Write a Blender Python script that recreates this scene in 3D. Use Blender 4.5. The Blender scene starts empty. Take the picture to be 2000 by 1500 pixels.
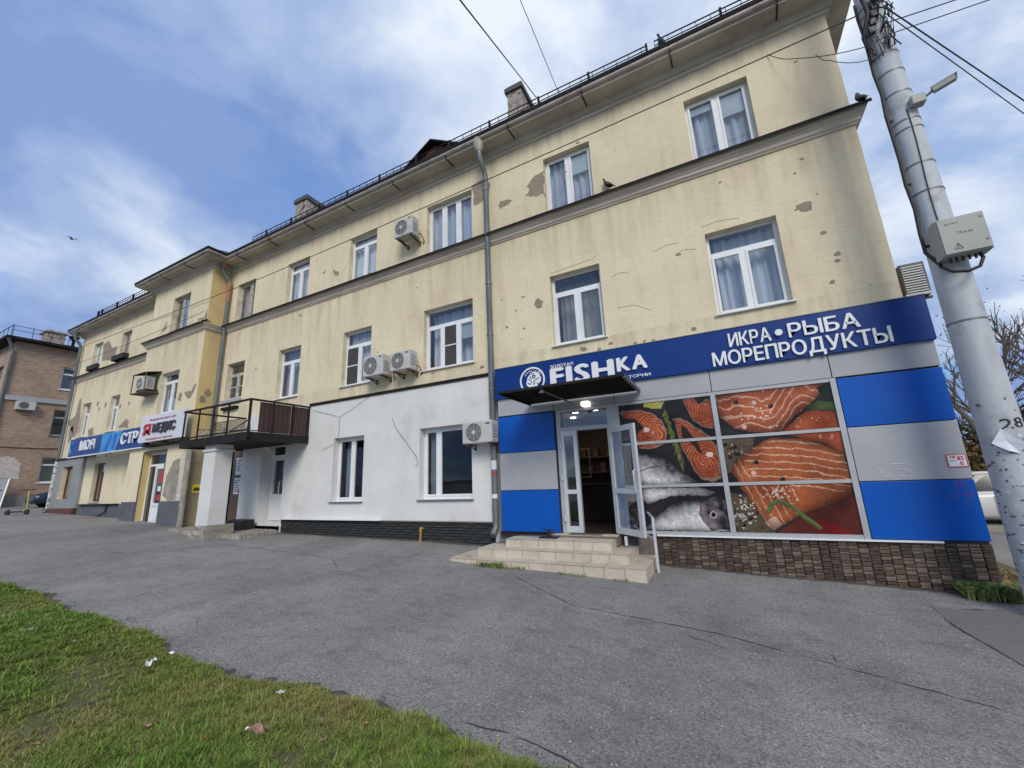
import bpy, bmesh, math, random
import numpy as np
from mathutils import Vector, Matrix
R = math.radians
rnd = random.Random(7)
SC = bpy.context.scene
COL = SC.collection

# ------------------------------------------------------------------ camera
cam_d = bpy.data.cameras.new('camera')
cam_d.sensor_fit = 'HORIZONTAL'; cam_d.sensor_width = 36.0
cam_d.lens = 790.81 / 2000 * 36.0
cam_d.clip_start = 0.05; cam_d.clip_end = 2000
cam = bpy.data.objects.new('camera', cam_d); COL.objects.link(cam)
YAW, PIT, ROL = R(-26.7324), R(12.9264), R(-2.4037)
fwd = Vector((math.sin(YAW)*math.cos(PIT), math.cos(YAW)*math.cos(PIT), math.sin(PIT)))
rt = Vector((math.cos(YAW), -math.sin(YAW), 0)); up = rt.cross(fwd)
r2 = rt*math.cos(ROL) + up*math.sin(ROL); u2 = -rt*math.sin(ROL) + up*math.cos(ROL)
cam.matrix_world = Matrix(((r2.x, u2.x, -fwd.x, 0), (r2.y, u2.y, -fwd.y, -8.2), (r2.z, u2.z, -fwd.z, 1.6), (0, 0, 0, 1)))
SC.camera = cam

# ------------------------------------------------------------------ sky, sun, exposure
SUN_EL, SUN_AZ = R(36), R(148)           # azimuth clockwise from +Y: behind the viewer, to the right
W = bpy.data.worlds.new('World'); SC.world = W; W.use_nodes = True
wn, wl = W.node_tree.nodes, W.node_tree.links
wn.clear()
def N(nt, t, **kw):
    n = nt.nodes.new(t)
    for k, v in kw.items():
        if k.startswith('i_'):
            n.inputs[int(k[2:]) if k[2:].isdigit() else k[2:].replace('_', ' ')].default_value = v
        else: setattr(n, k, v)
    return n
wt = W.node_tree
sky = N(wt, 'ShaderNodeTexSky', sky_type='NISHITA', sun_disc=False, sun_elevation=SUN_EL, sun_rotation=SUN_AZ, air_density=1.3, dust_density=1.0, ozone_density=3.0)
tc = N(wt, 'ShaderNodeTexCoord')
sep = N(wt, 'ShaderNodeSeparateXYZ'); wl.new(tc.outputs['Generated'], sep.inputs[0])
zz = N(wt, 'ShaderNodeMath', operation='MAXIMUM', i_1=0.0); wl.new(sep.outputs[2], zz.inputs[0])
za = N(wt, 'ShaderNodeMath', operation='ADD', i_1=0.28); wl.new(zz.outputs[0], za.inputs[0])
dx = N(wt, 'ShaderNodeMath', operation='DIVIDE'); wl.new(sep.outputs[0], dx.inputs[0]); wl.new(za.outputs[0], dx.inputs[1])
dy = N(wt, 'ShaderNodeMath', operation='DIVIDE'); wl.new(sep.outputs[1], dy.inputs[0]); wl.new(za.outputs[0], dy.inputs[1])
cv = N(wt, 'ShaderNodeCombineXYZ'); wl.new(dx.outputs[0], cv.inputs[0]); wl.new(dy.outputs[0], cv.inputs[1])
def cloudnoise(scale, detail, rough, off, dist=0.0):
    mp = N(wt, 'ShaderNodeMapping'); mp.inputs['Location'].default_value = off; mp.inputs['Scale'].default_value = (1.0, 1.0, 1)
    wl.new(cv.outputs[0], mp.inputs[0])
    n = N(wt, 'ShaderNodeTexNoise', i_Scale=scale, i_Detail=detail, i_Roughness=rough, i_Distortion=dist)
    wl.new(mp.outputs[0], n.inputs['Vector']); return n
c1 = cloudnoise(1.15, 11, 0.56, (12.5618, 15.387, 0), 0.25)     # cover
c2 = cloudnoise(0.9, 10, 0.54, (33.8997, 36.3931, 0), 0.2)     # thick grey parts / bright parts
r1 = N(wt, 'ShaderNodeValToRGB'); r1.color_ramp.elements[0].position = 0.32; r1.color_ramp.elements[1].position = 0.47
wl.new(c1.outputs[0], r1.inputs[0])
r2n = N(wt, 'ShaderNodeValToRGB'); e = r2n.color_ramp.elements
e[0].position = 0.41; e[0].color = (1.5, 2.25, 4.2, 1); e[1].position = 0.60; e[1].color = (5.3, 5.75, 6.4, 1)
em = r2n.color_ramp.elements.new(0.49); em.color = (2.6, 3.35, 4.9, 1)
c3n = cloudnoise(2.6, 9, 0.58, (5.2, 9.1, 0), 0.5)
lum = N(wt, 'ShaderNodeMath', operation='MULTIPLY_ADD', i_1=0.24); wl.new(c3n.outputs[0], lum.inputs[0])
lum2 = N(wt, 'ShaderNodeMath', operation='SUBTRACT', i_1=0.125); wl.new(c2.outputs[0], lum2.inputs[0]); wl.new(lum2.outputs[0], lum.inputs[2]); wl.new(lum.outputs[0], r2n.inputs[0])
skyb = N(wt, 'ShaderNodeMix', data_type='RGBA', blend_type='MULTIPLY'); skyb.inputs[0].default_value = 1.0
wl.new(sky.outputs[0], skyb.inputs[6]); skyb.inputs[7].default_value = (0.50, 0.88, 1.25, 1)
mx = N(wt, 'ShaderNodeMix', data_type='RGBA')
wl.new(r1.outputs[0], mx.inputs[0]); wl.new(skyb.outputs[2], mx.inputs[6]); wl.new(r2n.outputs[0], mx.inputs[7])
bg = N(wt, 'ShaderNodeBackground'); bg.inputs[1].default_value = 0.107
wl.new(mx.outputs[2], bg.inputs[0])
wo = N(wt, 'ShaderNodeOutputWorld'); wl.new(bg.outputs[0], wo.inputs[0])

sd = bpy.data.lights.new('sun', 'SUN'); sd.energy = 1.5; sd.angle = R(26); sd.color = (1.0, 0.93, 0.82)
so = bpy.data.objects.new('sun', sd); COL.objects.link(so)
sdir = Vector((math.sin(SUN_AZ)*math.cos(SUN_EL), math.cos(SUN_AZ)*math.cos(SUN_EL), math.sin(SUN_EL)))
so.rotation_euler = sdir.to_track_quat('Z', 'Y').to_euler(); so.location = (10, -30, 40)
SC.view_settings.view_transform = 'Standard'; SC.view_settings.look = 'None'
SC.view_settings.exposure = 0.58; SC.view_settings.gamma = 1.0; SC.view_settings.use_curve_mapping = False

# ------------------------------------------------------------------ materials
def mat(name, c1, c2=None, scale=3.0, rough=0.8, bump=0.0, bscale=40.0, detail=6, metal=0.0, spec=0.5, emit=0.0, ramp=(0.35, 0.65), stretch=(1, 1, 1), c3=None, s3=0.6, r3=(0.55, 0.7), vcol=False, trans=0.0):
    m = bpy.data.materials.new(name); m.use_nodes = True
    nt = m.node_tree; b = nt.nodes['Principled BSDF']; L = nt.links
    b.inputs['Roughness'].default_value = rough; b.inputs['Metallic'].default_value = metal
    b.inputs['Specular IOR Level'].default_value = spec
    c1 = (*c1, 1) if len(c1) == 3 else c1
    t = N(nt, 'ShaderNodeTexCoord')
    src = None
    if vcol:
        a = N(nt, 'ShaderNodeVertexColor', layer_name='col'); src = a.outputs[0]
    if c2 is not None:
        c2 = (*c2, 1)
        mp = N(nt, 'ShaderNodeMapping'); mp.inputs['Scale'].default_value = stretch; L.new(t.outputs['Object'], mp.inputs[0])
        n = N(nt, 'ShaderNodeTexNoise', i_Scale=scale, i_Detail=detail, i_Roughness=0.62); L.new(mp.outputs[0], n.inputs['Vector'])
        rp = N(nt, 'ShaderNodeValToRGB'); rp.color_ramp.elements[0].position = ramp[0]; rp.color_ramp.elements[1].position = ramp[1]
        rp.color_ramp.elements[0].color = c1; rp.color_ramp.elements[1].color = c2
        L.new(n.outputs[0], rp.inputs[0]); s2 = rp.outputs[0]
        if src is not None:
            mm = N(nt, 'ShaderNodeMix', data_type='RGBA', blend_type='MULTIPLY'); mm.inputs[0].default_value = 1
            L.new(src, mm.inputs[6]); L.new(s2, mm.inputs[7]); s2 = mm.outputs[2]
        src = s2
        if c3 is not None:
            n3 = N(nt, 'ShaderNodeTexNoise', i_Scale=s3, i_Detail=8, i_Roughness=0.65); L.new(t.outputs['Object'], n3.inputs['Vector'])
            rp3 = N(nt, 'ShaderNodeValToRGB'); rp3.color_ramp.elements[0].position = r3[0]; rp3.color_ramp.elements[1].position = r3[1]
            L.new(n3.outputs[0], rp3.inputs[0])
            mm = N(nt, 'ShaderNodeMix', data_type='RGBA'); L.new(rp3.outputs[0], mm.inputs[0]); L.new(src, mm.inputs[6]); mm.inputs[7].default_value = (*c3, 1)
            src = mm.outputs[2]
    if src is not None: L.new(src, b.inputs['Base Color'])
    else: b.inputs['Base Color'].default_value = c1
    if bump:
        n2 = N(nt, 'ShaderNodeTexNoise', i_Scale=bscale, i_Detail=5, i_Roughness=0.6); L.new(t.outputs['Object'], n2.inputs['Vector'])
        bp = N(nt, 'ShaderNodeBump', i_Strength=bump, i_Distance=0.02); L.new(n2.outputs[0], bp.inputs['Height']); L.new(bp.outputs[0], b.inputs['Normal'])
    if emit:
        b.inputs['Emission Color'].default_value = c1; b.inputs['Emission Strength'].default_value = emit
    return m

def glass_mat(name, tint=(0.85, 0.9, 0.95), ior=1.5, rough=0.01, boost=1.0):
    m = bpy.data.materials.new(name); m.use_nodes = True; nt = m.node_tree; nt.nodes.clear(); L = nt.links
    tr = N(nt, 'ShaderNodeBsdfTransparent'); tr.inputs[0].default_value = (*tint, 1)
    gl = N(nt, 'ShaderNodeBsdfGlossy'); gl.inputs['Roughness'].default_value = rough
    t = N(nt, 'ShaderNodeTexCoord')
    n2 = N(nt, 'ShaderNodeTexNoise', i_Scale=1.6, i_Detail=1); L.new(t.outputs['Object'], n2.inputs['Vector'])
    bp = N(nt, 'ShaderNodeBump', i_Strength=0.06, i_Distance=0.05); L.new(n2.outputs[0], bp.inputs['Height']); L.new(bp.outputs[0], gl.inputs['Normal'])
    lw = N(nt, 'ShaderNodeLayerWeight'); lw.inputs['Blend'].default_value = 0.5
    p5 = N(nt, 'ShaderNodeMath', operation='POWER', i_1=5.0); L.new(lw.outputs['Facing'], p5.inputs[0])
    sc_ = N(nt, 'ShaderNodeMath', operation='MULTIPLY_ADD', i_1=0.95, i_2=0.045); L.new(p5.outputs[0], sc_.inputs[0])
    mu = N(nt, 'ShaderNodeMath', operation='MULTIPLY', i_1=boost, use_clamp=True); L.new(sc_.outputs[0], mu.inputs[0])
    mixs = N(nt, 'ShaderNodeMixShader'); L.new(mu.outputs[0], mixs.inputs[0]); L.new(tr.outputs[0], mixs.inputs[1]); L.new(gl.outputs[0], mixs.inputs[2])
    o = N(nt, 'ShaderNodeOutputMaterial'); L.new(mixs.outputs[0], o.inputs[0]); return m

def plaster_mat(name, base, alt, stain, dark):
    m = bpy.data.materials.new(name); m.use_nodes = True; nt = m.node_tree; b = nt.nodes['Principled BSDF']; L = nt.links
    b.inputs['Roughness'].default_value = 0.92; b.inputs['Specular IOR Level'].default_value = 0.15
    t = N(nt, 'ShaderNodeTexCoord')
    def noise(sc, stretch, d=7, r=0.62, dist=0.0):
        mp = N(nt, 'ShaderNodeMapping'); mp.inputs['Scale'].default_value = stretch; L.new(t.outputs['Object'], mp.inputs[0])
        n = N(nt, 'ShaderNodeTexNoise', i_Scale=sc, i_Detail=d, i_Roughness=r, i_Distortion=dist); L.new(mp.outputs[0], n.inputs['Vector']); return n.outputs[0]
    def ramp(src, p0, p1):
        r = N(nt, 'ShaderNodeMapRange', clamp=True); r.inputs[1].default_value = p0; r.inputs[2].default_value = p1; L.new(src, r.inputs[0]); return r.outputs[0]
    def mixc(f, a, col):
        mm = N(nt, 'ShaderNodeMix', data_type='RGBA'); L.new(f, mm.inputs[0])
        if isinstance(a, tuple): mm.inputs[6].default_value = (*a, 1)
        else: L.new(a, mm.inputs[6])
        mm.inputs[7].default_value = (*col, 1); return mm.outputs[2]
    def fade(f, k):
        q = N(nt, 'ShaderNodeMath', operation='MULTIPLY', i_1=k); L.new(f, q.inputs[0]); return q.outputs[0]
    c = mixc(ramp(noise(0.35, (1, 1, 1)), 0.35, 0.65), base, alt)
    c = mixc(fade(ramp(noise(1.3, (1, 1, 0.35), 8, 0.7, 0.6), 0.50, 0.72), 0.75), c, stain)
    c = mixc(fade(ramp(noise(5.0, (1, 1, 0.12), 4, 0.6), 0.55, 0.8), 0.40), c, dark)
    c = mixc(fade(ramp(noise(9.0, (1, 1, 2.2), 8, 0.75, 1.2), 0.57, 0.66), 0.45), c, dark)
    c = mixc(fade(ramp(noise(26.0, (1, 1, 1), 3), 0.72, 0.76), 0.6), c, (0.12, 0.1, 0.07))
    sz = N(nt, 'ShaderNodeSeparateXYZ'); L.new(t.outputs['Object'], sz.inputs[0])
    streak = ramp(noise(4.0, (1, 1, 0.06), 5, 0.6), 0.42, 0.75)
    for z0, z1 in ((6.0, 7.43), (9.2, 9.97), (3.6, 4.4)):      # grime that rain washes down below the ledges and sills
        up_ = N(nt, 'ShaderNodeMapRange', clamp=True); up_.inputs[1].default_value = z0; up_.inputs[2].default_value = z1; L.new(sz.outputs[2], up_.inputs[0])
        cut = N(nt, 'ShaderNodeMath', operation='LESS_THAN', i_1=z1+.02); L.new(sz.outputs[2], cut.inputs[0])
        q1 = N(nt, 'ShaderNodeMath', operation='MULTIPLY'); L.new(up_.outputs[0], q1.inputs[0]); L.new(cut.outputs[0], q1.inputs[1])
        q2 = N(nt, 'ShaderNodeMath', operation='MULTIPLY'); L.new(q1.outputs[0], q2.inputs[0]); L.new(streak, q2.inputs[1])
        c = mixc(fade(q2.outputs[0], 0.55), c, (0.30, 0.25, 0.18))
    L.new(c, b.inputs['Base Color'])
    bp = N(nt, 'ShaderNodeBump', i_Strength=0.5, i_Distance=0.03); L.new(noise(3.5, (1, 1, 1.4), 9, 0.66), bp.inputs['Height']); L.new(bp.outputs[0], b.inputs['Normal'])
    return m

M = {}
M['yellow'] = plaster_mat('yellow_plaster', (0.77, 0.68, 0.48), (0.69, 0.60, 0.42), (0.60, 0.48, 0.335), (0.38, 0.32, 0.22))
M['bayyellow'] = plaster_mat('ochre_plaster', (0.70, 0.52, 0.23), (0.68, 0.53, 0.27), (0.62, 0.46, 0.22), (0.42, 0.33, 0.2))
M['reveal'] = mat('reveal_plaster', (0.72, 0.66, 0.50), (0.55, 0.47, 0.32), 3, 0.9, bump=0.2, bscale=12)
M['white_wall'] = mat('white_render', (0.73, 0.725, 0.70), (0.65, 0.645, 0.62), 0.9, 0.9, bump=0.18, bscale=60, c3=(0.46, 0.45, 0.41), s3=0.8, r3=(0.55, 0.85), spec=0.2)
M['patch'] = mat('bare_render', (0.25, 0.20, 0.15), (0.33, 0.27, 0.21), 8, 0.95, bump=0.5, bscale=30)
M['dark_crack'] = mat('plaster_crack_edge', (0.30, 0.24, 0.16), None, rough=.95)
M['patch_edge'] = mat('broken_plaster_edge', (0.72, 0.64, 0.46), (0.6, 0.5, 0.34), 9, 0.95)
M['cornice'] = mat('cornice_plaster', (0.50, 0.46, 0.38), (0.36, 0.32, 0.27), 1.6, 0.9, bump=0.2, bscale=20, c3=(0.22, 0.19, 0.17), s3=0.9, r3=(0.58, 0.8))
M['string'] = mat('string_course_plaster', (0.64, 0.58, 0.48), (0.50, 0.44, 0.37), 2.2, 0.9, stretch=(.4, 1, 4), bump=0.2, bscale=20)
M['black_metal'] = mat('dark_flashing', (0.014, 0.013, 0.013), (0.03, 0.026, 0.024), 3, 0.85, bump=0.1, bscale=8, spec=0.12)
M['galv'] = mat('galvanised', (0.22, 0.24, 0.245), (0.13, 0.15, 0.155), 4, 0.5, metal=0.35, stretch=(1, 1, .25))
M['galv_old'] = mat('old_gutter_zinc', (0.50, 0.46, 0.41), (0.30, 0.26, 0.24), 3, 0.6, metal=0.2)
M['copper'] = mat('rusty_red_paint', (0.42, 0.20, 0.14), (0.30, 0.13, 0.10), 5, 0.65)
M['pipe_white'] = mat('flaked_white_pipe', (0.62, 0.60, 0.58), (0.16, 0.16, 0.16), 9, 0.7, ramp=(0.5, 0.58))
M['pvc'] = mat('white_pvc', (0.80, 0.81, 0.82), (0.72, 0.73, 0.74), 2, 0.35)
M['oldframe'] = mat('old_painted_timber', (0.55, 0.53, 0.48), (0.30, 0.28, 0.24), 8, 0.75)
M['brownframe'] = mat('brown_timber', (0.13, 0.05, 0.03), (0.08, 0.03, 0.02), 6, 0.6)
M['glass'] = glass_mat('window_glass', (0.88, 0.92, 0.96), 1.5, boost=2.2)
M['glass_dark'] = glass_mat('shop_window_glass', (0.7, 0.75, 0.78), 1.5, boost=1.0)
M['curtain'] = mat('sheer_curtain', (0.66, 0.66, 0.68), (0.46, 0.46, 0.50), 14, 0.95, stretch=(1, 1, .05))
M['curtain_white'] = mat('white_net_curtain', (0.86, 0.86, 0.85), (0.70, 0.70, 0.70), 14, 0.95, stretch=(1, 1, .05))
M['curtain_cream'] = mat('cream_curtain', (0.62, 0.56, 0.46), (0.45, 0.40, 0.33), 10, 0.95, stretch=(1, 1, .05))
M['asphalt_dark'] = mat('dark_asphalt_patch', (0.11, 0.106, 0.10), (0.24, 0.23, 0.218), 70, 0.9, bump=0.6, bscale=60, c3=(0.12, 0.116, 0.112), s3=1.3, r3=(0.5, 0.75), ramp=(0.3, 0.7))
M['curtain_green'] = mat('pale_green_curtain', (0.42, 0.46, 0.30), (0.34, 0.38, 0.25), 9, 0.95, stretch=(1, 1, .05))
M['curtain_orange'] = mat('amber_curtain', (0.62, 0.36, 0.06), (0.45, 0.25, 0.05), 9, 0.95, stretch=(1, 1, .05))
M['blind'] = mat('roller_blind', (0.60, 0.62, 0.58), (0.52, 0.54, 0.5), 2, 0.9)
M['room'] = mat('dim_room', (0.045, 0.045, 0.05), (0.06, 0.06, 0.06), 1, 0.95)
M['mesh_screen'] = mat('insect_screen', (0.045, 0.045, 0.048), (0.06, 0.06, 0.06), 20, 0.9)
M['plinth_dark'] = mat('slate_siding', (0.026, 0.028, 0.028), (0.05, 0.053, 0.052), 12, 0.8, spec=0.2, bump=0.6, bscale=30, stretch=(.5, 1, 2))
M['roof'] = mat('roof_sheet', (0.06, 0.055, 0.055), (0.09, 0.08, 0.075), 3, 0.6)
M['brickpale'] = mat('weathered_chimney', (0.46, 0.40, 0.35), (0.20, 0.17, 0.15), 5, 0.95, bump=0.7, bscale=14, c3=(0.08, 0.07, 0.06), s3=2.5, r3=(0.55, 0.62))
M['sign_navy'] = mat('navy_sign_panel', (0.001, 0.036, 0.21), (0.001, 0.030, 0.185), 1, 0.42, spec=0.3)
M['panel_blue'] = mat('blue_composite_panel', (0.001, 0.090, 0.45), (0.001, 0.080, 0.40), 0.8, 0.36, spec=0.3, bump=0.05, bscale=1.5)
M['panel_grey'] = mat('grey_composite_panel', (0.40, 0.41, 0.43), (0.35, 0.36, 0.38), 1.1, 0.42)
M['joint'] = mat('panel_joint_seal', (0.02, 0.02, 0.022), None, rough=0.8)
M['alu'] = mat('painted_aluminium', (0.47, 0.48, 0.49), (0.40, 0.41, 0.42), 3, 0.4, metal=0.25)
M['alu_light'] = mat('pale_aluminium', (0.62, 0.64, 0.66), (0.55, 0.57, 0.6), 3, 0.4, metal=0.2)
M['white'] = mat('white_letters', (0.82, 0.83, 0.83), (0.78, 0.79, 0.79), 2, 0.5)
M['poster'] = mat('printed_window_film', (1, 1, 1), (0.90, 0.90, 0.90), 60, 0.32, vcol=True, spec=0.28)
M['tile'] = mat('cream_step_tile', (0.60, 0.53, 0.43), (0.50, 0.43, 0.33), 3, 0.55, c3=(0.34, 0.28, 0.22), s3=2.3, r3=(0.55, 0.8), bump=0.1)
M['grout'] = mat('dirty_grout', (0.12, 0.10, 0.085), (0.2, 0.17, 0.14), 6, 0.95)
M['concrete'] = mat('worn_concrete', (0.38, 0.35, 0.29), (0.24, 0.22, 0.18), 4, 0.95, bump=0.6, bscale=18, c3=(0.14, 0.12, 0.09), s3=1.6, r3=(0.58, 0.75))
M['ac'] = mat('ac_casing', (0.56, 0.56, 0.53), (0.46, 0.45, 0.42), 4, 0.5)
M['ac_grille'] = mat('ac_grille', (0.09, 0.09, 0.09), (0.13, 0.13, 0.13), 6, 0.6)
M['ac_rust'] = mat('rusty_bracket', (0.10, 0.07, 0.055), (0.17, 0.10, 0.07), 9, 0.85)
M['rail_black'] = mat('black_painted_steel', (0.016, 0.015, 0.015), (0.032, 0.028, 0.026), 5, 0.75, spec=0.15)
M['brown_panel'] = mat('brown_corrugated_sheet', (0.040, 0.018, 0.015), (0.055, 0.024, 0.02), 3, 0.5)
M['tan'] = mat('tan_stone_tile', (0.36, 0.30, 0.20), (0.29, 0.24, 0.165), 3, 0.75, bump=0.15)
M['brown_door'] = mat('brown_steel_door', (0.12, 0.085, 0.065), (0.10, 0.07, 0.055), 3, 0.55)
M['greybox'] = mat('grey_render', (0.27, 0.285, 0.29), (0.23, 0.245, 0.25), 2, 0.9, bump=0.2)
M['dadogrey'] = mat('blue_grey_dado', (0.115, 0.125, 0.145), (0.085, 0.095, 0.11), 2, 0.85)
M['paper'] = mat('paper', (0.74, 0.76, 0.80), (0.66, 0.68, 0.73), 8, 0.85)
M['wood_dark'] = mat('dark_wood', (0.02, 0.014, 0.012), (0.03, 0.02, 0.018), 5, 0.45)
M['interior'] = mat('shop_interior_wall', (0.22, 0.165, 0.13), (0.18, 0.135, 0.105), 2, 0.9)
M['goods'] = mat('goods_on_shelf', (0.42, 0.26, 0.18), (0.2, 0.11, 0.08), 12, 0.7)
M['lamp'] = mat('lit_lamp', (1.0, 0.90, 0.74), None, emit=1.1)
M['spot'] = mat('lit_ceiling_spot', (1.0, 0.93, 0.82), None, emit=14.0)
M['black'] = mat('black_plastic', (0.012, 0.012, 0.013), (0.02, 0.02, 0.02), 8, 0.5)
M['cable'] = mat('black_cable', (0.015, 0.015, 0.016), (0.025, 0.025, 0.026), 8, 0.6)
M['pole'] = mat('silver_painted_pole', (0.52, 0.54, 0.56), (0.40, 0.42, 0.44), 5, 0.62, metal=0.0, stretch=(1, 1, .3), c3=(0.27, 0.28, 0.285), s3=2.2, r3=(0.56, 0.72), bump=0.25, bscale=14)
M['boxgrey'] = mat('grey_green_cabinet', (0.34, 0.36, 0.33), (0.30, 0.32, 0.29), 2, 0.5)
M['pigeon'] = mat('pigeon_plumage', (0.022, 0.023, 0.027), (0.055, 0.055, 0.065), 14, 0.7)
M['soil'] = mat('verge_soil', (0.085, 0.07, 0.035), (0.115, 0.115, 0.04), 4, 0.95, bump=0.8, bscale=25)
M['edge_dirt'] = mat('edge_dirt', (0.06, 0.053, 0.045), (0.12, 0.11, 0.095), 22, 0.95, bump=1.0, bscale=45)
M['bark'] = mat('bark', (0.10, 0.085, 0.075), (0.16, 0.14, 0.12), 9, 0.95)
M['red'] = mat('red_print', (0.55, 0.03, 0.04), None, rough=0.6)
M['red_letter'] = mat('red_sign_letter', (0.50, 0.012, 0.03), None, rough=0.4)
M['grey_letter'] = mat('graphite_sign_letter', (0.045, 0.05, 0.055), None, rough=0.5)
M['magenta'] = mat('wine_red_print', (0.42, 0.035, 0.10), None, rough=0.6)
M['sky_blue'] = mat('bright_blue_print', (0.03, 0.34, 0.72), (0.02, 0.22, 0.55), 2.5, 0.5)
M['yellow_sign'] = mat('yellow_sign', (0.75, 0.62, 0.03), None, rough=0.5)
M['graf'] = mat('chalk_graffiti', (0.62, 0.64, 0.66), None, rough=0.9)
M['graf_red'] = mat('faded_red_graffiti', (0.10, 0.07, 0.30), None, rough=0.9)
M['sign_white'] = mat('white_sign_face', (0.66, 0.68, 0.73), (0.60, 0.62, 0.67), 1, 0.5)
M['tyre'] = mat('tyre_rubber', (0.018, 0.018, 0.018), (0.03, 0.03, 0.03), 9, 0.9)
M['rim'] = mat('alloy_rim', (0.45, 0.46, 0.47), None, rough=0.35, metal=0.7)
M['car_white'] = mat('silver_white_paint', (0.62, 0.62, 0.60), (0.58, 0.58, 0.56), 2, 0.25)
M['car_blue'] = mat('dark_blue_paint', (0.012, 0.022, 0.055), (0.014, 0.026, 0.06), 2, 0.22)
M['car_glass'] = mat('car_window', (0.02, 0.025, 0.03), None, rough=0.08)
M['scooter_yellow'] = mat('yellow_scooter_paint', (0.62, 0.45, 0.10), None, rough=0.4)
M['whitewash'] = mat('whitewash', (0.62, 0.60, 0.57), (0.5, 0.42, 0.36), 6, 0.95)
M['iron'] = mat('rusty_pipe', (0.45, 0.28, 0.06), (0.2, 0.1, 0.05), 9, 0.8)
M['feather'] = mat('pale_scrap', (0.55, 0.55, 0.52), (0.4, 0.4, 0.38), 20, 0.9)
M['tissue'] = mat('white_tissue', (0.80, 0.80, 0.79), None, rough=0.95)
M['leafdead'] = mat('dead_leaf', (0.34, 0.19, 0.075), (0.22, 0.11, 0.045), 18, 0.9)
M['wrapper'] = mat('brown_wrapper', (0.25, 0.12, 0.09), (0.34, 0.2, 0.16), 9, 0.6)

def asphalt_mat():
    m = bpy.data.materials.new('old_asphalt'); m.use_nodes = True; nt = m.node_tree; b = nt.nodes['Principled BSDF']; L = nt.links
    b.inputs['Roughness'].default_value = 0.88; b.inputs['Specular IOR Level'].default_value = 0.3
    t = N(nt, 'ShaderNodeTexCoord')
    def noise(sc, d, r, st=(1, 1, 1)):
        mp = N(nt, 'ShaderNodeMapping'); mp.inputs['Scale'].default_value = st; L.new(t.outputs['Object'], mp.inputs[0])
        n = N(nt, 'ShaderNodeTexNoise', i_Scale=sc, i_Detail=d, i_Roughness=r); L.new(mp.outputs[0], n.inputs['Vector']); return n.outputs[0]
    def rp(src, *st):
        r = N(nt, 'ShaderNodeValToRGB'); el = r.color_ramp.elements
        while len(el) < len(st): el.new(0.5)
        for q, (p, c) in zip(el, st): q.position = p; q.color = (*c, 1)
        L.new(src, r.inputs[0]); return r.outputs[0]
    def mul(a, c):
        mm = N(nt, 'ShaderNodeMix', data_type='RGBA', blend_type='MULTIPLY'); mm.inputs[0].default_value = 1; L.new(a, mm.inputs[6]); L.new(c, mm.inputs[7]); return mm.outputs[2]
    base = rp(noise(0.45, 8, 0.65), (0.3, (0.22, 0.209, 0.197)), (0.7, (0.33, 0.315, 0.298)))
    grain = rp(noise(85, 3, 0.7), (0.32, (0.45, 0.45, 0.45)), (0.5, (0.95, 0.95, 0.95)), (0.72, (1.5, 1.5, 1.5)))
    c = mul(base, grain)
    c = mul(c, rp(noise(3.2, 8, 0.7, (1, 1.6, 1)), (0.30, (0.72, 0.72, 0.72)), (0.5, (1.0, 1.0, 1.0))))
    c = mul(c, rp(noise(38, 4, 0.8), (0.30, (0.5, 0.5, 0.5)), (0.5, (1.0, 1.0, 1.0)), (0.7, (1.35, 1.35, 1.35))))
    c = mul(c, rp(noise(0.9, 5, 0.7, (1, .5, 1)), (0.40, (0.86, 0.86, 0.86)), (0.55, (1.0, 1.0, 1.0))))
    v = N(nt, 'ShaderNodeTexVoronoi', i_Scale=38.0); L.new(t.outputs['Object'], v.inputs['Vector'])
    sp = N(nt, 'ShaderNodeSeparateColor'); L.new(v.outputs['Color'], sp.inputs[0])
    f1 = N(nt, 'ShaderNodeMath', operation='GREATER_THAN', i_1=0.972); L.new(sp.outputs[0], f1.inputs[0])
    f2 = N(nt, 'ShaderNodeMath', operation='LESS_THAN', i_1=0.30); L.new(v.outputs['Distance'], f2.inputs[0])
    f = N(nt, 'ShaderNodeMath', operation='MULTIPLY'); L.new(f1.outputs[0], f.inputs[0]); L.new(f2.outputs[0], f.inputs[1])
    mm = N(nt, 'ShaderNodeMix', data_type='RGBA'); L.new(f.outputs[0], mm.inputs[0]); L.new(c, mm.inputs[6]); mm.inputs[7].default_value = (0.46, 0.45, 0.43, 1)
    L.new(mm.outputs[2], b.inputs['Base Color'])
    bp = N(nt, 'ShaderNodeBump', i_Strength=0.7, i_Distance=0.012); L.new(noise(70, 4, 0.7), bp.inputs['Height'])
    bp2 = N(nt, 'ShaderNodeBump', i_Strength=0.35, i_Distance=0.08); L.new(noise(2.0, 6, 0.6), bp2.inputs['Height']); L.new(bp.outputs[0], bp2.inputs['Normal'])
    L.new(bp2.outputs[0], b.inputs['Normal']); return m
M['asphalt'] = asphalt_mat()
M['ground'] = mat('far_ground', (0.10, 0.10, 0.075), (0.07, 0.075, 0.05), 0.2, 0.95)
M['crack'] = mat('asphalt_crack', (0.02, 0.019, 0.018), (0.05, 0.048, 0.04), 9, 0.95)

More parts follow.
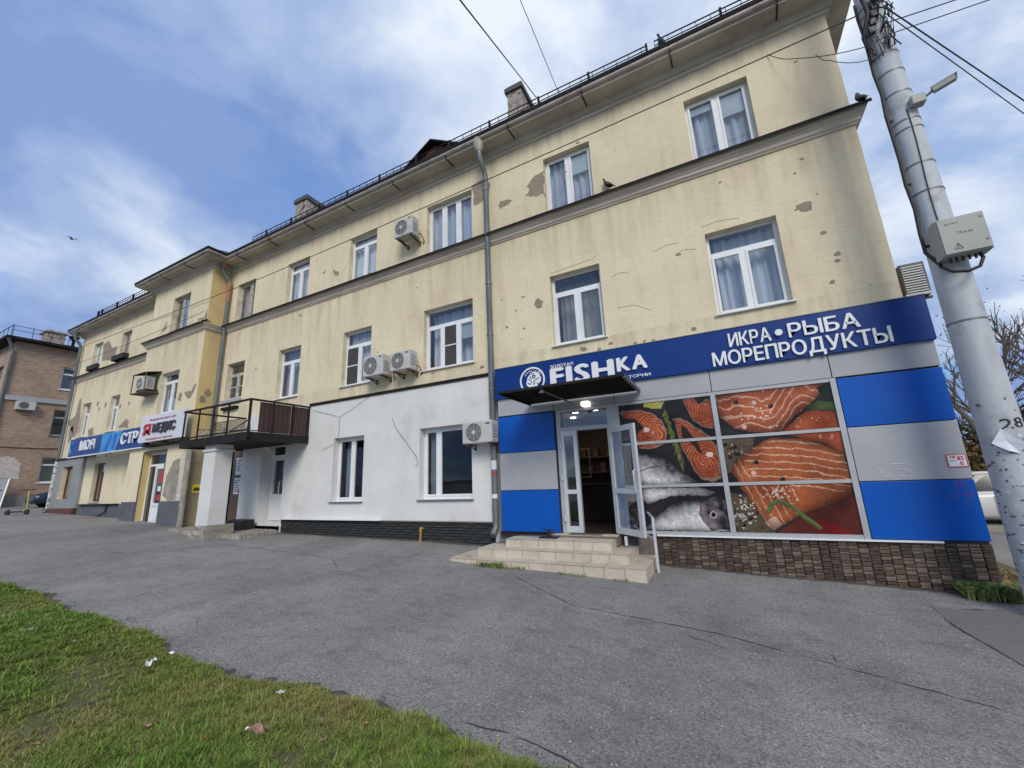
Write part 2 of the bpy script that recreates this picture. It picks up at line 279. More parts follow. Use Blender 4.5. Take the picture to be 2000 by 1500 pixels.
def brick_mat():
    m = bpy.data.materials.new('small_brickwork'); m.use_nodes = True; nt = m.node_tree; b = nt.nodes['Principled BSDF']; L = nt.links
    b.inputs['Roughness'].default_value = 0.92
    t = N(nt, 'ShaderNodeTexCoord'); s = N(nt, 'ShaderNodeSeparateXYZ'); L.new(t.outputs['Object'], s.inputs[0])
    ad = N(nt, 'ShaderNodeMath', operation='ADD'); L.new(s.outputs[0], ad.inputs[0]); L.new(s.outputs[1], ad.inputs[1])
    cb = N(nt, 'ShaderNodeCombineXYZ'); L.new(ad.outputs[0], cb.inputs[0]); L.new(s.outputs[2], cb.inputs[1])
    br = N(nt, 'ShaderNodeTexBrick', i_Scale=1.0); L.new(cb.outputs[0], br.inputs['Vector'])
    br.inputs['Color1'].default_value = (0.46, 0.33, 0.23, 1); br.inputs['Color2'].default_value = (0.30, 0.19, 0.125, 1); br.inputs['Mortar'].default_value = (0.40, 0.33, 0.26, 1)
    br.inputs['Brick Width'].default_value = 0.26; br.inputs['Row Height'].default_value = 0.085; br.inputs['Mortar Size'].default_value = 0.012
    n = N(nt, 'ShaderNodeTexNoise', i_Scale=0.8, i_Detail=7); L.new(t.outputs['Object'], n.inputs['Vector'])
    r = N(nt, 'ShaderNodeValToRGB'); r.color_ramp.elements[0].color = (0.7, 0.68, 0.66, 1); r.color_ramp.elements[1].color = (1.15, 1.12, 1.1, 1); L.new(n.outputs[0], r.inputs[0])
    mm = N(nt, 'ShaderNodeMix', data_type='RGBA', blend_type='MULTIPLY'); mm.inputs[0].default_value = 1; L.new(br.outputs[0], mm.inputs[6]); L.new(r.outputs[0], mm.inputs[7])
    L.new(mm.outputs[2], b.inputs['Base Color']); return m
M['brick'] = brick_mat()
STONE = [mat('stone_tone', c, d, 14, 0.85, bump=0.8, bscale=40) for c, d in (((0.15, 0.105, 0.075), (0.08, 0.055, 0.04)), ((0.20, 0.145, 0.105), (0.11, 0.075, 0.055)), ((0.105, 0.073, 0.056), (0.055, 0.038, 0.03)), ((0.25, 0.195, 0.15), (0.14, 0.105, 0.08)))]

# ------------------------------------------------------------------ mesh helpers
OFF = {}
def wofs(o):
    v = Vector((0, 0, 0))
    while o is not None: v = v + o.location; o = o.parent
    return v
class MB:
    def __init__(s): s.v = []; s.f = []; s.sm = []
    def add(s, vs, fs, smooth=False):
        n = len(s.v); s.v += [tuple(v) for v in vs]; s.f += [tuple(i+n for i in f) for f in fs]; s.sm += [smooth]*len(fs); return s
    def box(s, x0, x1, y0, y1, z0, z1):
        return s.add([(x0,y0,z0),(x1,y0,z0),(x1,y1,z0),(x0,y1,z0),(x0,y0,z1),(x1,y0,z1),(x1,y1,z1),(x0,y1,z1)],
                     [(0,3,2,1),(4,5,6,7),(0,1,5,4),(1,2,6,5),(2,3,7,6),(3,0,4,7)])
    def bevbox(s, x0, x1, y0, y1, z0, z1, b=0.01):
        bm = bmesh.new(); bmesh.ops.create_cube(bm, size=1)
        for v in bm.verts: v.co = Vector(((x0+x1)/2+v.co.x*(x1-x0), (y0+y1)/2+v.co.y*(y1-y0), (z0+z1)/2+v.co.z*(z1-z0)))
        bmesh.ops.bevel(bm, geom=bm.edges[:], offset=b, segments=2, affect='EDGES', profile=0.5)
        bm.verts.index_update(); s.add([v.co for v in bm.verts], [[v.index for v in f.verts] for f in bm.faces]); bm.free(); return s
    def quad(s, a, b, c, d): return s.add([a,b,c,d], [(0,1,2,3)])
    def bar(s, a, b, w, h=None):
        a, b = Vector(a), Vector(b); h = h or w; d = (b-a).normalized()
        u = d.cross(Vector((0,0,1)));
        if u.length < 1e-3: u = Vector((1,0,0))
        u.normalize(); v = u.cross(d)
        P = [p + u*(sx*w/2) + v*(sy*h/2) for p in (a,b) for sx,sy in ((-1,-1),(1,-1),(1,1),(-1,1))]
        return s.add(P, [(0,3,2,1),(4,5,6,7),(0,1,5,4),(1,2,6,5),(2,3,7,6),(3,0,4,7)])
    def tube(s, pts, r, n=8, cap=True, smooth=True):
        pts = [Vector(p) for p in pts]; m = len(pts); rs = r if isinstance(r, (list, tuple)) else [r]*m
        P = []; prev = None
        for i, p in enumerate(pts):
            d = (pts[min(i+1,m-1)] - pts[max(i-1,0)]).normalized()
            if prev is None:
                u = d.cross(Vector((0,0,1)))
                if u.length < 1e-3: u = Vector((1,0,0))
            else: u = prev - d*prev.dot(d)
            u.normalize(); prev = u; v = d.cross(u)
            for k in range(n):
                a = 2*math.pi*k/n; P.append(p + (u*math.cos(a) + v*math.sin(a))*rs[i])
        F = [(i*n+k, i*n+(k+1)%n, (i+1)*n+(k+1)%n, (i+1)*n+k) for i in range(m-1) for k in range(n)]
        s.add(P, F, smooth)
        if cap: s.add(P[:n], [tuple(range(n-1,-1,-1))]); s.add(P[-n:], [tuple(range(n))])
        return s
    def rings(s, rings, cap=True, smooth=True):
        n = len(rings[0]); P = [p for r in rings for p in r]
        F = [(i*n+k, i*n+(k+1)%n, (i+1)*n+(k+1)%n, (i+1)*n+k) for i in range(len(rings)-1) for k in range(n)]
        s.add(P, F, smooth)
        if cap: s.add(rings[0], [tuple(range(n-1,-1,-1))]); s.add(rings[-1], [tuple(range(n))])
        return s
    def prism(s, pts, y0, y1):           # polygon in XZ extruded along Y
        n = len(pts); P = [(x,y0,z) for x,z in pts] + [(x,y1,z) for x,z in pts]
        return s.add(P, [tuple(range(n)), tuple(range(2*n-1,n-1,-1))] + [(k,(k+1)%n,(k+1)%n+n,k+n) for k in range(n)])
    def build(s, name, m, parent=None, label=None, cat=None, group=None, kind=None, loc=None):
        me = bpy.data.meshes.new(name); o = bpy.data.objects.new(name, me); COL.objects.link(o)
        if parent is not None: o.parent = parent; off = wofs(parent)
        else: off = Vector(loc) if loc is not None else Vector((0,0,0)); o.location = off
        me.from_pydata([(x-off.x, y-off.y, z-off.z) for x,y,z in s.v], [], s.f)
        me.polygons.foreach_set('use_smooth', s.sm)
        if isinstance(m, str): m = M[m]
        me.materials.append(m); me.update()
        bm = bmesh.new(); bm.from_mesh(me); bmesh.ops.recalc_face_normals(bm, faces=bm.faces); bm.to_mesh(me); bm.free()
        return tag(o, label, cat, group, kind)
def tag(o, label=None, cat=None, group=None, kind=None):
    if label: o['label'] = label
    if cat: o['category'] = cat
    if group: o['group'] = group
    if kind: o['kind'] = kind
    return o
def thing(name, label, cat, loc, group=None, rz=0):
    o = bpy.data.objects.new(name, None); COL.objects.link(o); o.location = loc; o.rotation_euler = (0,0,rz); o.empty_display_size = 0.2
    return tag(o, label, cat, group)
def copy_tree(o, parent=None):
    c = o.copy(); COL.objects.link(c)
    if parent is not None: c.parent = parent
    for ch in list(o.children): copy_tree(ch, c)
    return c
def inst(name, me, parent, loc, rot=None, scale=None):
    o = bpy.data.objects.new(name, me); COL.objects.link(o); o.parent = parent; o.location = Vector(loc) - wofs(parent)
    if rot: o.rotation_euler = rot
    if scale: o.scale = scale
    return o
def wall_sheet(mb, x0, x1, z0, z1, y, holes, axis='x'):
    xs = sorted({x0, x1} | {h[0] for h in holes if x0 < h[0] < x1} | {h[1] for h in holes if x0 < h[1] < x1})
    zs = sorted({z0, z1} | {h[2] for h in holes if z0 < h[2] < z1} | {h[3] for h in holes if z0 < h[3] < z1})
    for a, b in zip(xs, xs[1:]):
        for c, d in zip(zs, zs[1:]):
            mx_, mz = (a+b)/2, (c+d)/2
            if any(h[0] < mx_ < h[1] and h[2] < mz < h[3] for h in holes): continue
            if axis == 'x': mb.quad((a,y,c),(b,y,c),(b,y,d),(a,y,d))
            else: mb.quad((y,a,c),(y,b,c),(y,b,d),(y,a,d))
    return mb
def sweep(mb, prof, path):
    path = [Vector((x,y)) for x,y in path]; n = len(path); ns = []
    for a, b in zip(path, path[1:]):
        d = (b-a).normalized(); ns.append(Vector((-d.y, d.x)))
    rows = []
    for i, p in enumerate(path):
        if i == 0: k = ns[0]
        elif i == n-1: k = ns[-1]
        else: k = (ns[i-1]+ns[i])/(1+ns[i-1].dot(ns[i]))
        rows.append([(p.x+k.x*o, p.y+k.y*o, z) for o, z in prof])
    m = len(prof); P = [q for r in rows for q in r]
    mb.add(P, [(i*m+k, i*m+k+1, (i+1)*m+k+1, (i+1)*m+k) for i in range(n-1) for k in range(m-1)])
    return mb
def glyphs(text, x0, x1, z0, z1, y, mat_, parent, bold=0.02, depth=0.05, name='letter', joined=False, axis='x', flip=1, ext_gap=0.0, label=None):
    """raised characters filling the rectangle x0..x1, z0..z1 of the plane y"""
    items = []; cur = 0.0
    for ch in text:
        if ch == ' ': cur += 0.28; continue
        c = bpy.data.curves.new('glyph', 'FONT'); c.body = ch; c.extrude = 0.5; c.resolution_u = 3
        t = bpy.data.objects.new('glyph', c); COL.objects.link(t)
        me = bpy.data.meshes.new_from_object(t.evaluated_get(bpy.context.evaluated_depsgraph_get()))
        bpy.data.objects.remove(t); bpy.data.curves.remove(c)
        co = np.empty(len(me.vertices)*3, 'f'); me.vertices.foreach_get('co', co); co = co.reshape(-1,3)
        fs0 = [tuple(p.vertices) for p in me.polygons]; n0 = len(co)
        sh = [(0,0)] if not bold else [(-bold,0),(bold,0),(0,bold*.5),(0,-bold*.5),(0,0)]
        co = np.concatenate([co + np.array([sx+bold, sy, .012*q], 'f') for q, (sx, sy) in enumerate(sh)]); fs_all = [tuple(i+n0*q for i in f) for q in range(len(sh)) for f in fs0]
        bpy.data.meshes.remove(me)
        a, b = co[:,0].min(), co[:,0].max()
        co[:,0] += cur - a; items.append((fs_all, co)); cur += (b-a) + 0.075
    total = cur - 0.075
    capz = 0.70
    mb = MB(); outs = []
    for fs, co in items:
        w = np.empty_like(co); w[:,0] = x0 + co[:,0]/total*(x1-x0); w[:,1] = y - depth*(0.5+co[:,2]); w[:,2] = z0 + co[:,1]/capz*(z1-z0)
        if axis == 'y': w = np.stack([w[:,1], w[:,0], w[:,2]], 1)
        if joined: mb.add(w.tolist(), fs)
        else: outs.append(MB().add(w.tolist(), fs).build(name, mat_, parent))
    if joined: return mb.build(name, mat_, parent)
    return outs
def interp(x, pts):
    if x <= pts[0][0]: return pts[0][1]
    for (a, b), (c, d) in zip(pts, pts[1:]):
        if x <= c:
            t = (x-a)/(c-a); return b + (d-b)*t
    return pts[-1][1]
GP = [(-90,2.2),(-45,1.2),(-31,.84),(-20,.58),(-16.5,.42),(-12,.27),(-8.9,.235),(-5.5,.20),(-4.5,.14),(-2.8,.04),(-1.2,-.03),(3.05,-.19),(8,-.33),(60,-.5)]
def g(x, y=0.0):
    s = sum(interp(x+k, GP) for k in (-.8,-.4,0,.4,.8))/5
    if y < 0: s -= (0.05 + 0.06*max(0, 1-abs(x+4.6)/1.8))*min(1.0, -y/1.2)*max(0, min(1, (x+14)/6))
    return s
# ------------------------------------------------------------------ ground
def ground_sheet(name, m, xs, ys, zf, label=None):
    mb = MB(); nx, ny = len(xs), len(ys)
    mb.add([(x, y, zf(x, y)) for y in ys for x in xs], [(j*nx+i, j*nx+i+1, (j+1)*nx+i+1, (j+1)*nx+i) for j in range(ny-1) for i in range(nx-1)], True)
    return mb.build(name, m, kind='structure')
ground = MB().add([(600*math.cos(a), 600*math.sin(a), -1.2) for a in [k*math.pi/24 for k in range(48)]], [tuple(range(48))]).build('ground', 'ground', kind='structure')
xs = [-88+2*k for k in range(24)] + [-40+.5*k for k in range(101)] + [11+2*k for k in range(24)]
ys = [-40+2*k for k in range(15)] + [-11+.5*k for k in range(24)] + [1+2*k for k in range(22)]
asphalt = ground_sheet('asphalt', 'asphalt', xs, ys, g)
EP = [(-30,-5.7),(-13,-5.68),(-9,-5.75),(-6.5,-5.84),(-4,-5.83),(-2.7,-5.72),(-1.3,-5.66),(4,-5.6)]
def edge(x): return interp(x, EP) + .05*math.sin(x*1.9+.4) + .03*math.sin(x*5.3) + .02*math.sin(x*11.7+1)
mb = MB(); vs = []; K = 10; NX = 330
for i in range(NX):
    x = -30 + i*.11
    for k in range(K):
        t = k/(K-1); y = edge(x) - 7.5*t**1.6
        vs.append((x, y, g(x, y) + (.004 if k == 0 else .022 + .02*math.sin(x*2.1+y*3)*math.sin(y*1.7))))
mb.add(vs, [(i*K+k, (i+1)*K+k, (i+1)*K+k+1, i*K+k+1) for i in range(NX-1) for k in range(K-1)], True)
verge = mb.build('verge', 'soil', kind='structure')

ms = MB(); vs = []; sr = random.Random(44)
for i in range(520):
    x = -26 + i*.055; e0 = edge(x); w_ = (.05+.06*sr.random())*(1+.6*max(0, math.sin(x*1.3)+.3*math.sin(x*4.1)))
    for k, y in enumerate((e0-.12, e0, e0+w_*.5, e0+w_)): vs.append((x+sr.uniform(-.015,.015), y+(sr.uniform(-.012,.012) if k > 1 else 0), g(x, y)+(.02, .010, .006, .003)[k]))
ms.add(vs, [(4*i+k, 4*i+4+k, 4*i+5+k, 4*i+1+k) for i in range(519) for k in range(3)], True)
ms.build('soil_edge', 'edge_dirt', kind='structure')
def sheet_poly(name, pts, m, lift):
    q = []; r = random.Random(len(pts))
    for (a, b), (c, d) in zip(pts, pts[1:]+pts[:1]):
        n = max(1, int(math.hypot(c-a, d-b)/.2)); q += [(a+(c-a)*k/n+r.uniform(-.015,.015), b+(d-b)*k/n+r.uniform(-.015,.015)) for k in range(n)]
    cx, cy = sum(a for a, b in q)/len(q), sum(b for a, b in q)/len(q); n = len(q); vs = []
    for f in (0, .2, .4, .6, .8, 1): vs += [(cx+(a-cx)*f, cy+(b-cy)*f, g(cx+(a-cx)*f, cy+(b-cy)*f)+lift) for a, b in q]
    MB().add(vs, [(i*n+k, i*n+(k+1)%n, (i+1)*n+(k+1)%n, (i+1)*n+k) for i in range(5) for k in range(n)]).build(name, m, asphalt)
sheet_poly('asphalt_patch', [(2.06,-.97),(2.7,-.80),(3.4,-1.0),(5.5,-1.3),(5.5,-3.4),(3.2,-3.1),(2.10,-2.67),(2.02,-1.55)], 'asphalt_dark', .006)
def silt(x0, x1, y0, w, seed):
    r = random.Random(seed); vs = []; n = int((x1-x0)/.06)
    for i in range(n+1):
        x = x0+(x1-x0)*i/n; ww = w*(.35+.5*abs(math.sin(x*1.7+seed))+.4*r.random())
        for k, y in enumerate((y0, y0-ww*.5, y0-ww)): vs.append((x, y+(r.uniform(-.01,.01) if k else 0), g(x,y)+(.012,.008,.002)[k]))
    MB().add(vs, [(3*i+k,3*i+3+k,3*i+4+k,3*i+1+k) for i in range(n) for k in range(2)], True).build('silt', 'edge_dirt', asphalt)
silt(-1.15, 3.1, -.12, .10, 1); silt(-11.9, -4.7, -.08, .14, 2); silt(-26.9, -20.9, -.04, .15, 3)
def crack(pts, w=.012):
    r = random.Random(int(abs(pts[0][0]*100)+abs(pts[0][1]*1000))); P = []
    for (a, b), (c, d) in zip(pts, pts[1:]):
        n = max(2, int(math.hypot(c-a, d-b)/.09))
        for k in range(n):
            t = k/n; P.append((a+(c-a)*t + r.uniform(-.012,.012), b+(d-b)*t + r.uniform(-.014,.014)))
    P.append(pts[-1]); vs = []
    for i, (x, y) in enumerate(P):
        q = P[min(i+1, len(P)-1)]; p = P[max(i-1, 0)]; dx_, dy_ = q[0]-p[0], q[1]-p[1]; L = math.hypot(dx_, dy_) or 1
        ww = w*r.uniform(.15, 1.25)*(0.3 if i in (0, len(P)-1) else 1)
        for s in (-1, 1):
            X, Y = x - dy_/L*ww*s, y + dx_/L*ww*s; vs.append((X, Y, g(X, Y)+.004))
    MB().add(vs, [(2*i, 2*i+1, 2*i+3, 2*i+2) for i in range(len(P)-1)]).build('crack', 'crack', asphalt)
for c in ([(-3.34,-1.78),(-2.6,-2.35),(-1.98,-2.77),(-.31,-2.97),(.71,-3.32),(1.66,-3.66),(3.2,-4.2)], [(2.04,-.95),(2.0,-1.53),(2.09,-2.67)], [(2.02,-.96),(2.73,-.77),(3.2,-.98),(4.5,-1.2)],
          [(-11.51,-1.95),(-9.39,-2.0),(-8.13,-2.04),(-7.03,-2.3),(-6.2,-2.9)], [(-1.49,-5.45),(-1.12,-5.5),(-.7,-5.58),(-.2,-5.9)], [(-5.99,-3.06),(-5.36,-2.99)], [(-4.25,-3.01),(-3.57,-3.13)],
          [(-1.98,-5.5),(-1.5,-5.43)], [(.65,-3.04),(.65,-3.23)], [(-6.35,-1.64),(-5.31,-1.57)], [(-13,-2.7),(-11,-2.9),(-9.8,-2.75)], [(-.6,-3.15),(-.2,-3.35)], [(-16,-2.2),(-14,-2.35),(-12.4,-2.2)]):
    crack(c, .0075 if len(c) > 3 else .0055)

# ------------------------------------------------------------------ the yellow building
B = thing('apartment_building', 'long three-storey yellow plastered building with shops below', 'building', (-8, 0, 0))
YB = -.65
def window(wall, x0, x1, z0, z1, y, cols=2, trans=0.0, frame='pvc', glass='glass', curtain='curtain', blinds=(), screens=(), sill='pvc', depth=.15, reveal='reveal', colw=None, fw=.055, bars=0, cs=.10, parent=None):
    P = parent or B
    f0 = y + depth; ft = .06
    mb = MB()
    w = x1-x0; h = z1-z0
    mb.box(x0, x0+fw, f0, f0+ft, z0, z1); mb.box(x1-fw, x1, f0, f0+ft, z0, z1)
    mb.box(x0+fw, x1-fw, f0, f0+ft, z1-fw, z1); mb.box(x0+fw, x1-fw, f0, f0+ft, z0, z0+fw)
    zt = z1 - trans*h
    if trans: mb.box(x0+fw, x1-fw, f0-.004, f0+ft, zt-.04, zt+.04)
    edges = [x0+fw]
    cw = colw or [1/cols]*cols
    acc = 0
    for c_ in cw[:-1]:
        acc += c_; edges.append(x0+fw+(w-2*fw)*acc)
    edges.append(x1-fw)
    ztop = (zt-.04) if trans else z1-fw
    for e_ in edges[1:-1]: mb.box(e_-.035, e_+.035, f0-.006, f0+ft, z0+fw, ztop)
    win = mb.build('window', frame, P)
    # sashes and panes
    for i, (a, b) in enumerate(zip(edges, edges[1:])):
        a2 = a + (.035 if i else 0); b2 = b - (.035 if i < len(edges)-2 else 0)
        s = .045; sm = MB(); zb = z0+fw
        sm.box(a2, a2+s, f0-.018, f0+.03, zb, ztop); sm.box(b2-s, b2, f0-.018, f0+.03, zb, ztop)
        sm.box(a2+s, b2-s, f0-.018, f0+.03, zb, zb+s); sm.box(a2+s, b2-s, f0-.018, f0+.03, ztop-s, ztop)
        for k in range(bars):
            zz_ = zb + (ztop-zb)*(k+1)/(bars+1); sm.box(a2+s, b2-s, f0-.012, f0+.025, zz_-.02, zz_+.02)
        sm.build('sash', frame, win)
        MB().box(a2+s-.005, b2-s+.005, f0+.012, f0+.018, zb+s-.005, ztop-s+.005).build('pane', glass, win)
        if i in screens:
            q = MB().box(a2+.03, b2-.03, f0-.024, f0-.020, zb+.03, ztop-.03).build('insect_screen', 'mesh_screen', win)
            MB().box(a2+.03, b2-.03, f0-.030, f0-.0245, (zb+ztop)/2-.015, (zb+ztop)/2+.015).build('screen_bar', frame, win)
        if i in blinds: MB().box(a2+s, b2-s, f0+.05, f0+.055, ztop-.30*(ztop-zb)*(1.3 if i else .55), ztop-s).build('blind', 'blind', win)
    if trans: MB().box(x0+fw-.005, x1-fw+.005, f0+.012, f0+.018, zt+.035, z1-fw+.005).build('pane', glass, win)
    if curtain:
        n = 46; r = random.Random(int(x0*100)+int(z0*10)); vs = []; ph = r.uniform(0, 6)
        for i in range(n+1):
            x = x0+fw*.5 + (w-fw)*i/n; yy = f0+.06+cs + .035*math.sin(i*.95+ph) + .02*math.sin(i*2.3+ph)
            vs += [(x, yy, z0), (x, yy+.02*math.sin(i*.5), z1-.03)]
        MB().add(vs, [(2*i, 2*i+2, 2*i+3, 2*i+1) for i in range(n)], True).build('curtain', curtain, win)
    if sill: MB().box(x0-.04, x1+.04, y-.06, f0, z0-.025, z0-.003).build('sill', sill, win)
    if reveal:
        rv = MB()
        rv.quad((x0,y,z0),(x0,f0+.05,z0),(x0,f0+.05,z1),(x0,y,z1)); rv.quad((x1,y,z0),(x1,y,z1),(x1,f0+.05,z1),(x1,f0+.05,z0))
        rv.quad((x0,y,z1),(x0,f0+.05,z1),(x1,f0+.05,z1),(x1,y,z1)); rv.quad((x0,y,z0),(x1,y,z0),(x1,f0+.05,z0),(x0,f0+.05,z0))
        rv.build('reveal', reveal, win)
    return win
# openings
W3 = [(.29,1.48),(-3.0,-1.81),(-6.66,-5.12),(-9.78,-8.6),(-12.9,-11.73),(-15.9,-14.78)]
W2 = [(.28,1.48),(-3.03,-1.85),(-6.74,-5.16),(-9.85,-8.68),(-12.97,-11.83),(-16.0,-14.92)]
holesA = [(a,b,7.84,9.34) for a,b in W3] + [(a,b,4.42 if i < 5 else 4.75,6.13) for i,(a,b) in enumerate(W2)]
wall_sheet(MB(), -16.5, 2.89, 3.96, 10.0, 0, holesA).build('wall', 'yellow', B)
mb = MB(); wall_sheet(mb, 0, 13, -.8, 10.0, 2.89, [], 'y'); wall_sheet(mb, -30.4, 2.89, -.8, 10.0, 13, []); wall_sheet(mb, 0, 13, -.2, 10.0, -30.4, [], 'y'); mb.build('wall', 'yellow', B)
holesB = [(-19.25,-17.95,7.84,9.34),(-19.3,-17.95,4.5,6.13),(-19.7,-18.05,.3,3.05)]
wall_sheet(MB(), -20.9, -16.5, .2, 10.0, YB, holesB).build('wall', 'yellow', B)
mb = MB(); wall_sheet(mb, YB, 0, 3.0, 10.0, -16.5, [], 'y'); wall_sheet(mb, YB, 0, .2, 10.0, -20.9, [], 'y'); mb.build('wall', 'bayyellow', B)
holesC = [(-25.6,-24.6,7.84,9.34),(-28.75,-27.75,7.84,9.34),(-25.6,-24.65,4.42,6.13),(-28.8,-27.8,4.42,6.13),(-26.0,-24.9,1.28,3.0)]
wall_sheet(MB(), -30.4, -20.9, .3, 10.0, 0, holesC + [(-29.4,-28.1,1.45,3.0)]).build('wall', 'yellow', B)
# windows, third floor
Z3 = (7.84, 9.34)
window(B, *W3[0], *Z3, 0, 2, blinds=(0,1), sill=None); window(B, *W3[1], *Z3, 0, 2, blinds=(1,), sill=None)
window(B, *W3[2], *Z3, 0, 3, sill=None); window(B, *W3[3], *Z3, 0, 2, trans=.2, sill=None, curtain='curtain_white'); window(B, *W3[4], *Z3, 0, 2, trans=.2, sill=None)
window(B, *W3[5], *Z3, 0, 2, frame='oldframe', sill=None, colw=[.6,.4])
# second floor
Z2 = (4.42, 6.13)
window(B, *W2[0], *Z2, 0, 2, trans=.25, cs=.2, curtain='curtain_white'); window(B, *W2[1], *Z2, 0, 2, trans=.25, cs=.4, curtain='curtain_cream')
window(B, *W2[2], *Z2, 0, 3, trans=.28, screens=(1,), cs=.25, curtain='curtain_white', blinds=(2,)); window(B, *W2[3], *Z2, 0, 2, trans=.26, screens=(0,))
window(B, *W2[4], *Z2, 0, 2, trans=.26, curtain='curtain_cream', cs=.2); window(B, *W2[5], 4.75, 6.13, 0, 2, trans=.3, frame='oldframe', bars=1, curtain=None)
# bay and left part
window(B, -19.25, -17.95, *Z3, YB, 2, frame='oldframe', sill=None, colw=[.4,.6]); window(B, -19.3, -17.95, 4.5, 6.13, YB, 2, trans=.22)
window(B, -25.6, -24.6, *Z3, 0, 2, frame='oldframe', sill=None); window(B, -28.75, -27.75, *Z3, 0, 2, sill=None)
window(B, -25.6, -24.65, *Z2, 0, 2, trans=.3); window(B, -28.8, -27.8, *Z2, 0, 2, trans=.3)
window(B, -26.0, -24.9, 1.28, 3.0, 0, 2, trans=.25, frame='brownframe', curtain='curtain')
window(B, -29.4, -28.1, 1.45, 3.0, -.12, 2, frame='brownframe', curtain=None, colw=[.65,.35], depth=.22, sill=None)
# dim rooms behind the panes
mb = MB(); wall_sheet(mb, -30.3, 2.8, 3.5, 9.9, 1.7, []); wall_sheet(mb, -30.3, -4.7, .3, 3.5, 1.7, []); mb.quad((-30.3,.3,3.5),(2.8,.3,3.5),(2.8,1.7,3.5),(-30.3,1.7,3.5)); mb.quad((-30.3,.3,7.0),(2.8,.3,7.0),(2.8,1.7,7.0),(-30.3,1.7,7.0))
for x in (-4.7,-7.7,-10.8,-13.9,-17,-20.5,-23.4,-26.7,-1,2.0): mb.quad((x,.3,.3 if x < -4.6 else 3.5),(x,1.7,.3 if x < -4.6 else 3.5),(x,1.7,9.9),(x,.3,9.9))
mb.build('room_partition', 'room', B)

# string course, cornice, eaves
PATH = [(2.89,12.9),(2.89,0),(-16.5,0),(-16.5,YB),(-20.9,YB),(-20.9,0),(-30.4,0),(-30.4,12.9)]
sweep(MB(), [(-.02,7.43),(.03,7.43),(.04,7.46),(.07,7.475),(.08,7.535),(.105,7.55),(.115,7.60),(.15,7.62),(.165,7.665),(.0,7.70)], PATH).build('string_course', 'string', B)
# flashing in separately lapped lengths
def flash(x0, x1, y):
    n = max(1, round((x1-x0)/1.9)); L = (x1-x0)/n
    for k in range(n):
        a, b = x0+k*L, x0+(k+1)*L+.03; j = .008*(k % 2)
        e0, e1 = rnd.uniform(-.012,.012), rnd.uniform(-.012,.012)
        MB().add([(a,y+.01,7.855+j),(b,y+.01,7.855+j),(b,y-.205-j+e1*.3,7.70+e1),(a,y-.205-j+e0*.3,7.70+e0),(b,y-.212-j+e1*.3,7.625+e1),(a,y-.212-j+e0*.3,7.625+e0)],
                 [(0,1,2,3),(3,2,4,5)]).build('flashing', 'black_metal', B)
flash(-16.4, 3.08, 0); flash(-21.05, -16.35, YB); flash(-30.55, -21.0, 0)
MB().quad((2.88,-.2,7.70),(3.09,-.2,7.70),(3.09,12.9,7.70),(2.88,12.9,7.86)).build('flashing', 'black_metal', B)
sweep(MB(), [(-.02,9.955),(.045,9.965),(.06,10.015),(.0,10.03)], PATH).build('cornice_bead', 'string', B)
sweep(MB(), [(.04,10.017),(.10,10.03),(.125,10.10),(.15,10.165),(.16,10.17),(.47,10.17),(.47,10.21),(.49,10.22),(.49,10.30)], PATH).build('cornice', 'cornice', B)
EAVE = [(2.82,12.9),(2.82,0),(-16.43,0),(-16.43,YB),(-20.97,YB),(-20.97,0),(-30.33,0),(-30.33,12.9)]
sweep(MB(), [(.46,10.235),(.53,10.235),(.555,10.26),(.565,10.30),(.545,10.315)], EAVE).build('gutter', 'galv_old', B)
sweep(MB(), [(.50,10.315),(.575,10.318),(.58,10.41),(.40,10.44)], EAVE).build('roof_edge', 'black_metal', B)
# roof planes
RZ = lambda y: 10.40 + (y+.52)*.48
def roof_slab(x0, x1, y0):
    m_ = MB(); za = 10.40; zb = 10.40+(6.5-y0)*.47
    m_.add([(x0,y0,za),(x1,y0,za),(x1-3,6.5,zb),(x0+3,6.5,zb),(x0,13.5,za),(x1,13.5,za)], [(0,1,2,3),(1,5,2),(5,4,3,2),(4,0,3)]); return m_
roof = roof_slab(-30.85, 3.36, -.54).build('roof', 'roof', B)
MB().add([(-21.42,-1.19,10.40),(-15.98,-1.19,10.40),(-17.6,2.5,12.0),(-19.8,2.5,12.0),(-21.42,.3,10.42),(-15.98,.3,10.42)], [(0,1,2,3),(1,5,2),(0,3,4)]).build('roof', 'roof', B)
# gutter straps
me_strap = None
for x in [2.1-1.93*k for k in range(10)]:
    o = MB().bar((x,-.575,10.33),(x+.01,-.5,10.19),.02).bar((x,-.5,10.16),(x+.02,-.16,10.155),.022).build('gutter_strap', 'black_metal', B)
for x in (-17.6,-19.4): MB().bar((x,YB-.575,10.33),(x+.01,YB-.5,10.19),.02).bar((x,YB-.5,10.16),(x+.02,YB-.16,10.155),.022).build('gutter_strap', 'black_metal', B)
# snow guard railing
def railing(x0, x1, posts, y=.2, h=.74, post=.05):
    m_ = MB(); zr = RZ(y)
    m_.bar((x0,y,zr+h),(x1,y,zr+h+rnd.uniform(-.03,.03)),.022); m_.bar((x0,y,zr+h-.13),(x1,y,zr+h-.13),.018)
    rl = m_.build('roof_railing', 'rail_black', B)
    for x in posts: MB().bar((x,y,zr-.05),(x,y,zr+h+.03),post).build('post', 'rail_black', rl)
    k = MB(); x = x0
    while x < x1: k.bar((x,y,zr),(x,y,zr+h),.012); x += .3
    k.build('bars', 'rail_black', rl, kind='stuff')
railing(-.1, 3.2, (1.3,3.1)); railing(-3.1, -.28, (-.28,-1.7,-3.08)); railing(-7.3, -3.14, (-4.6,-6,-7.25)); railing(-11.8, -7.34, (-8.8,-10.3,-11.75)); railing(-15.7, -11.84, (-13.3,-14.8))
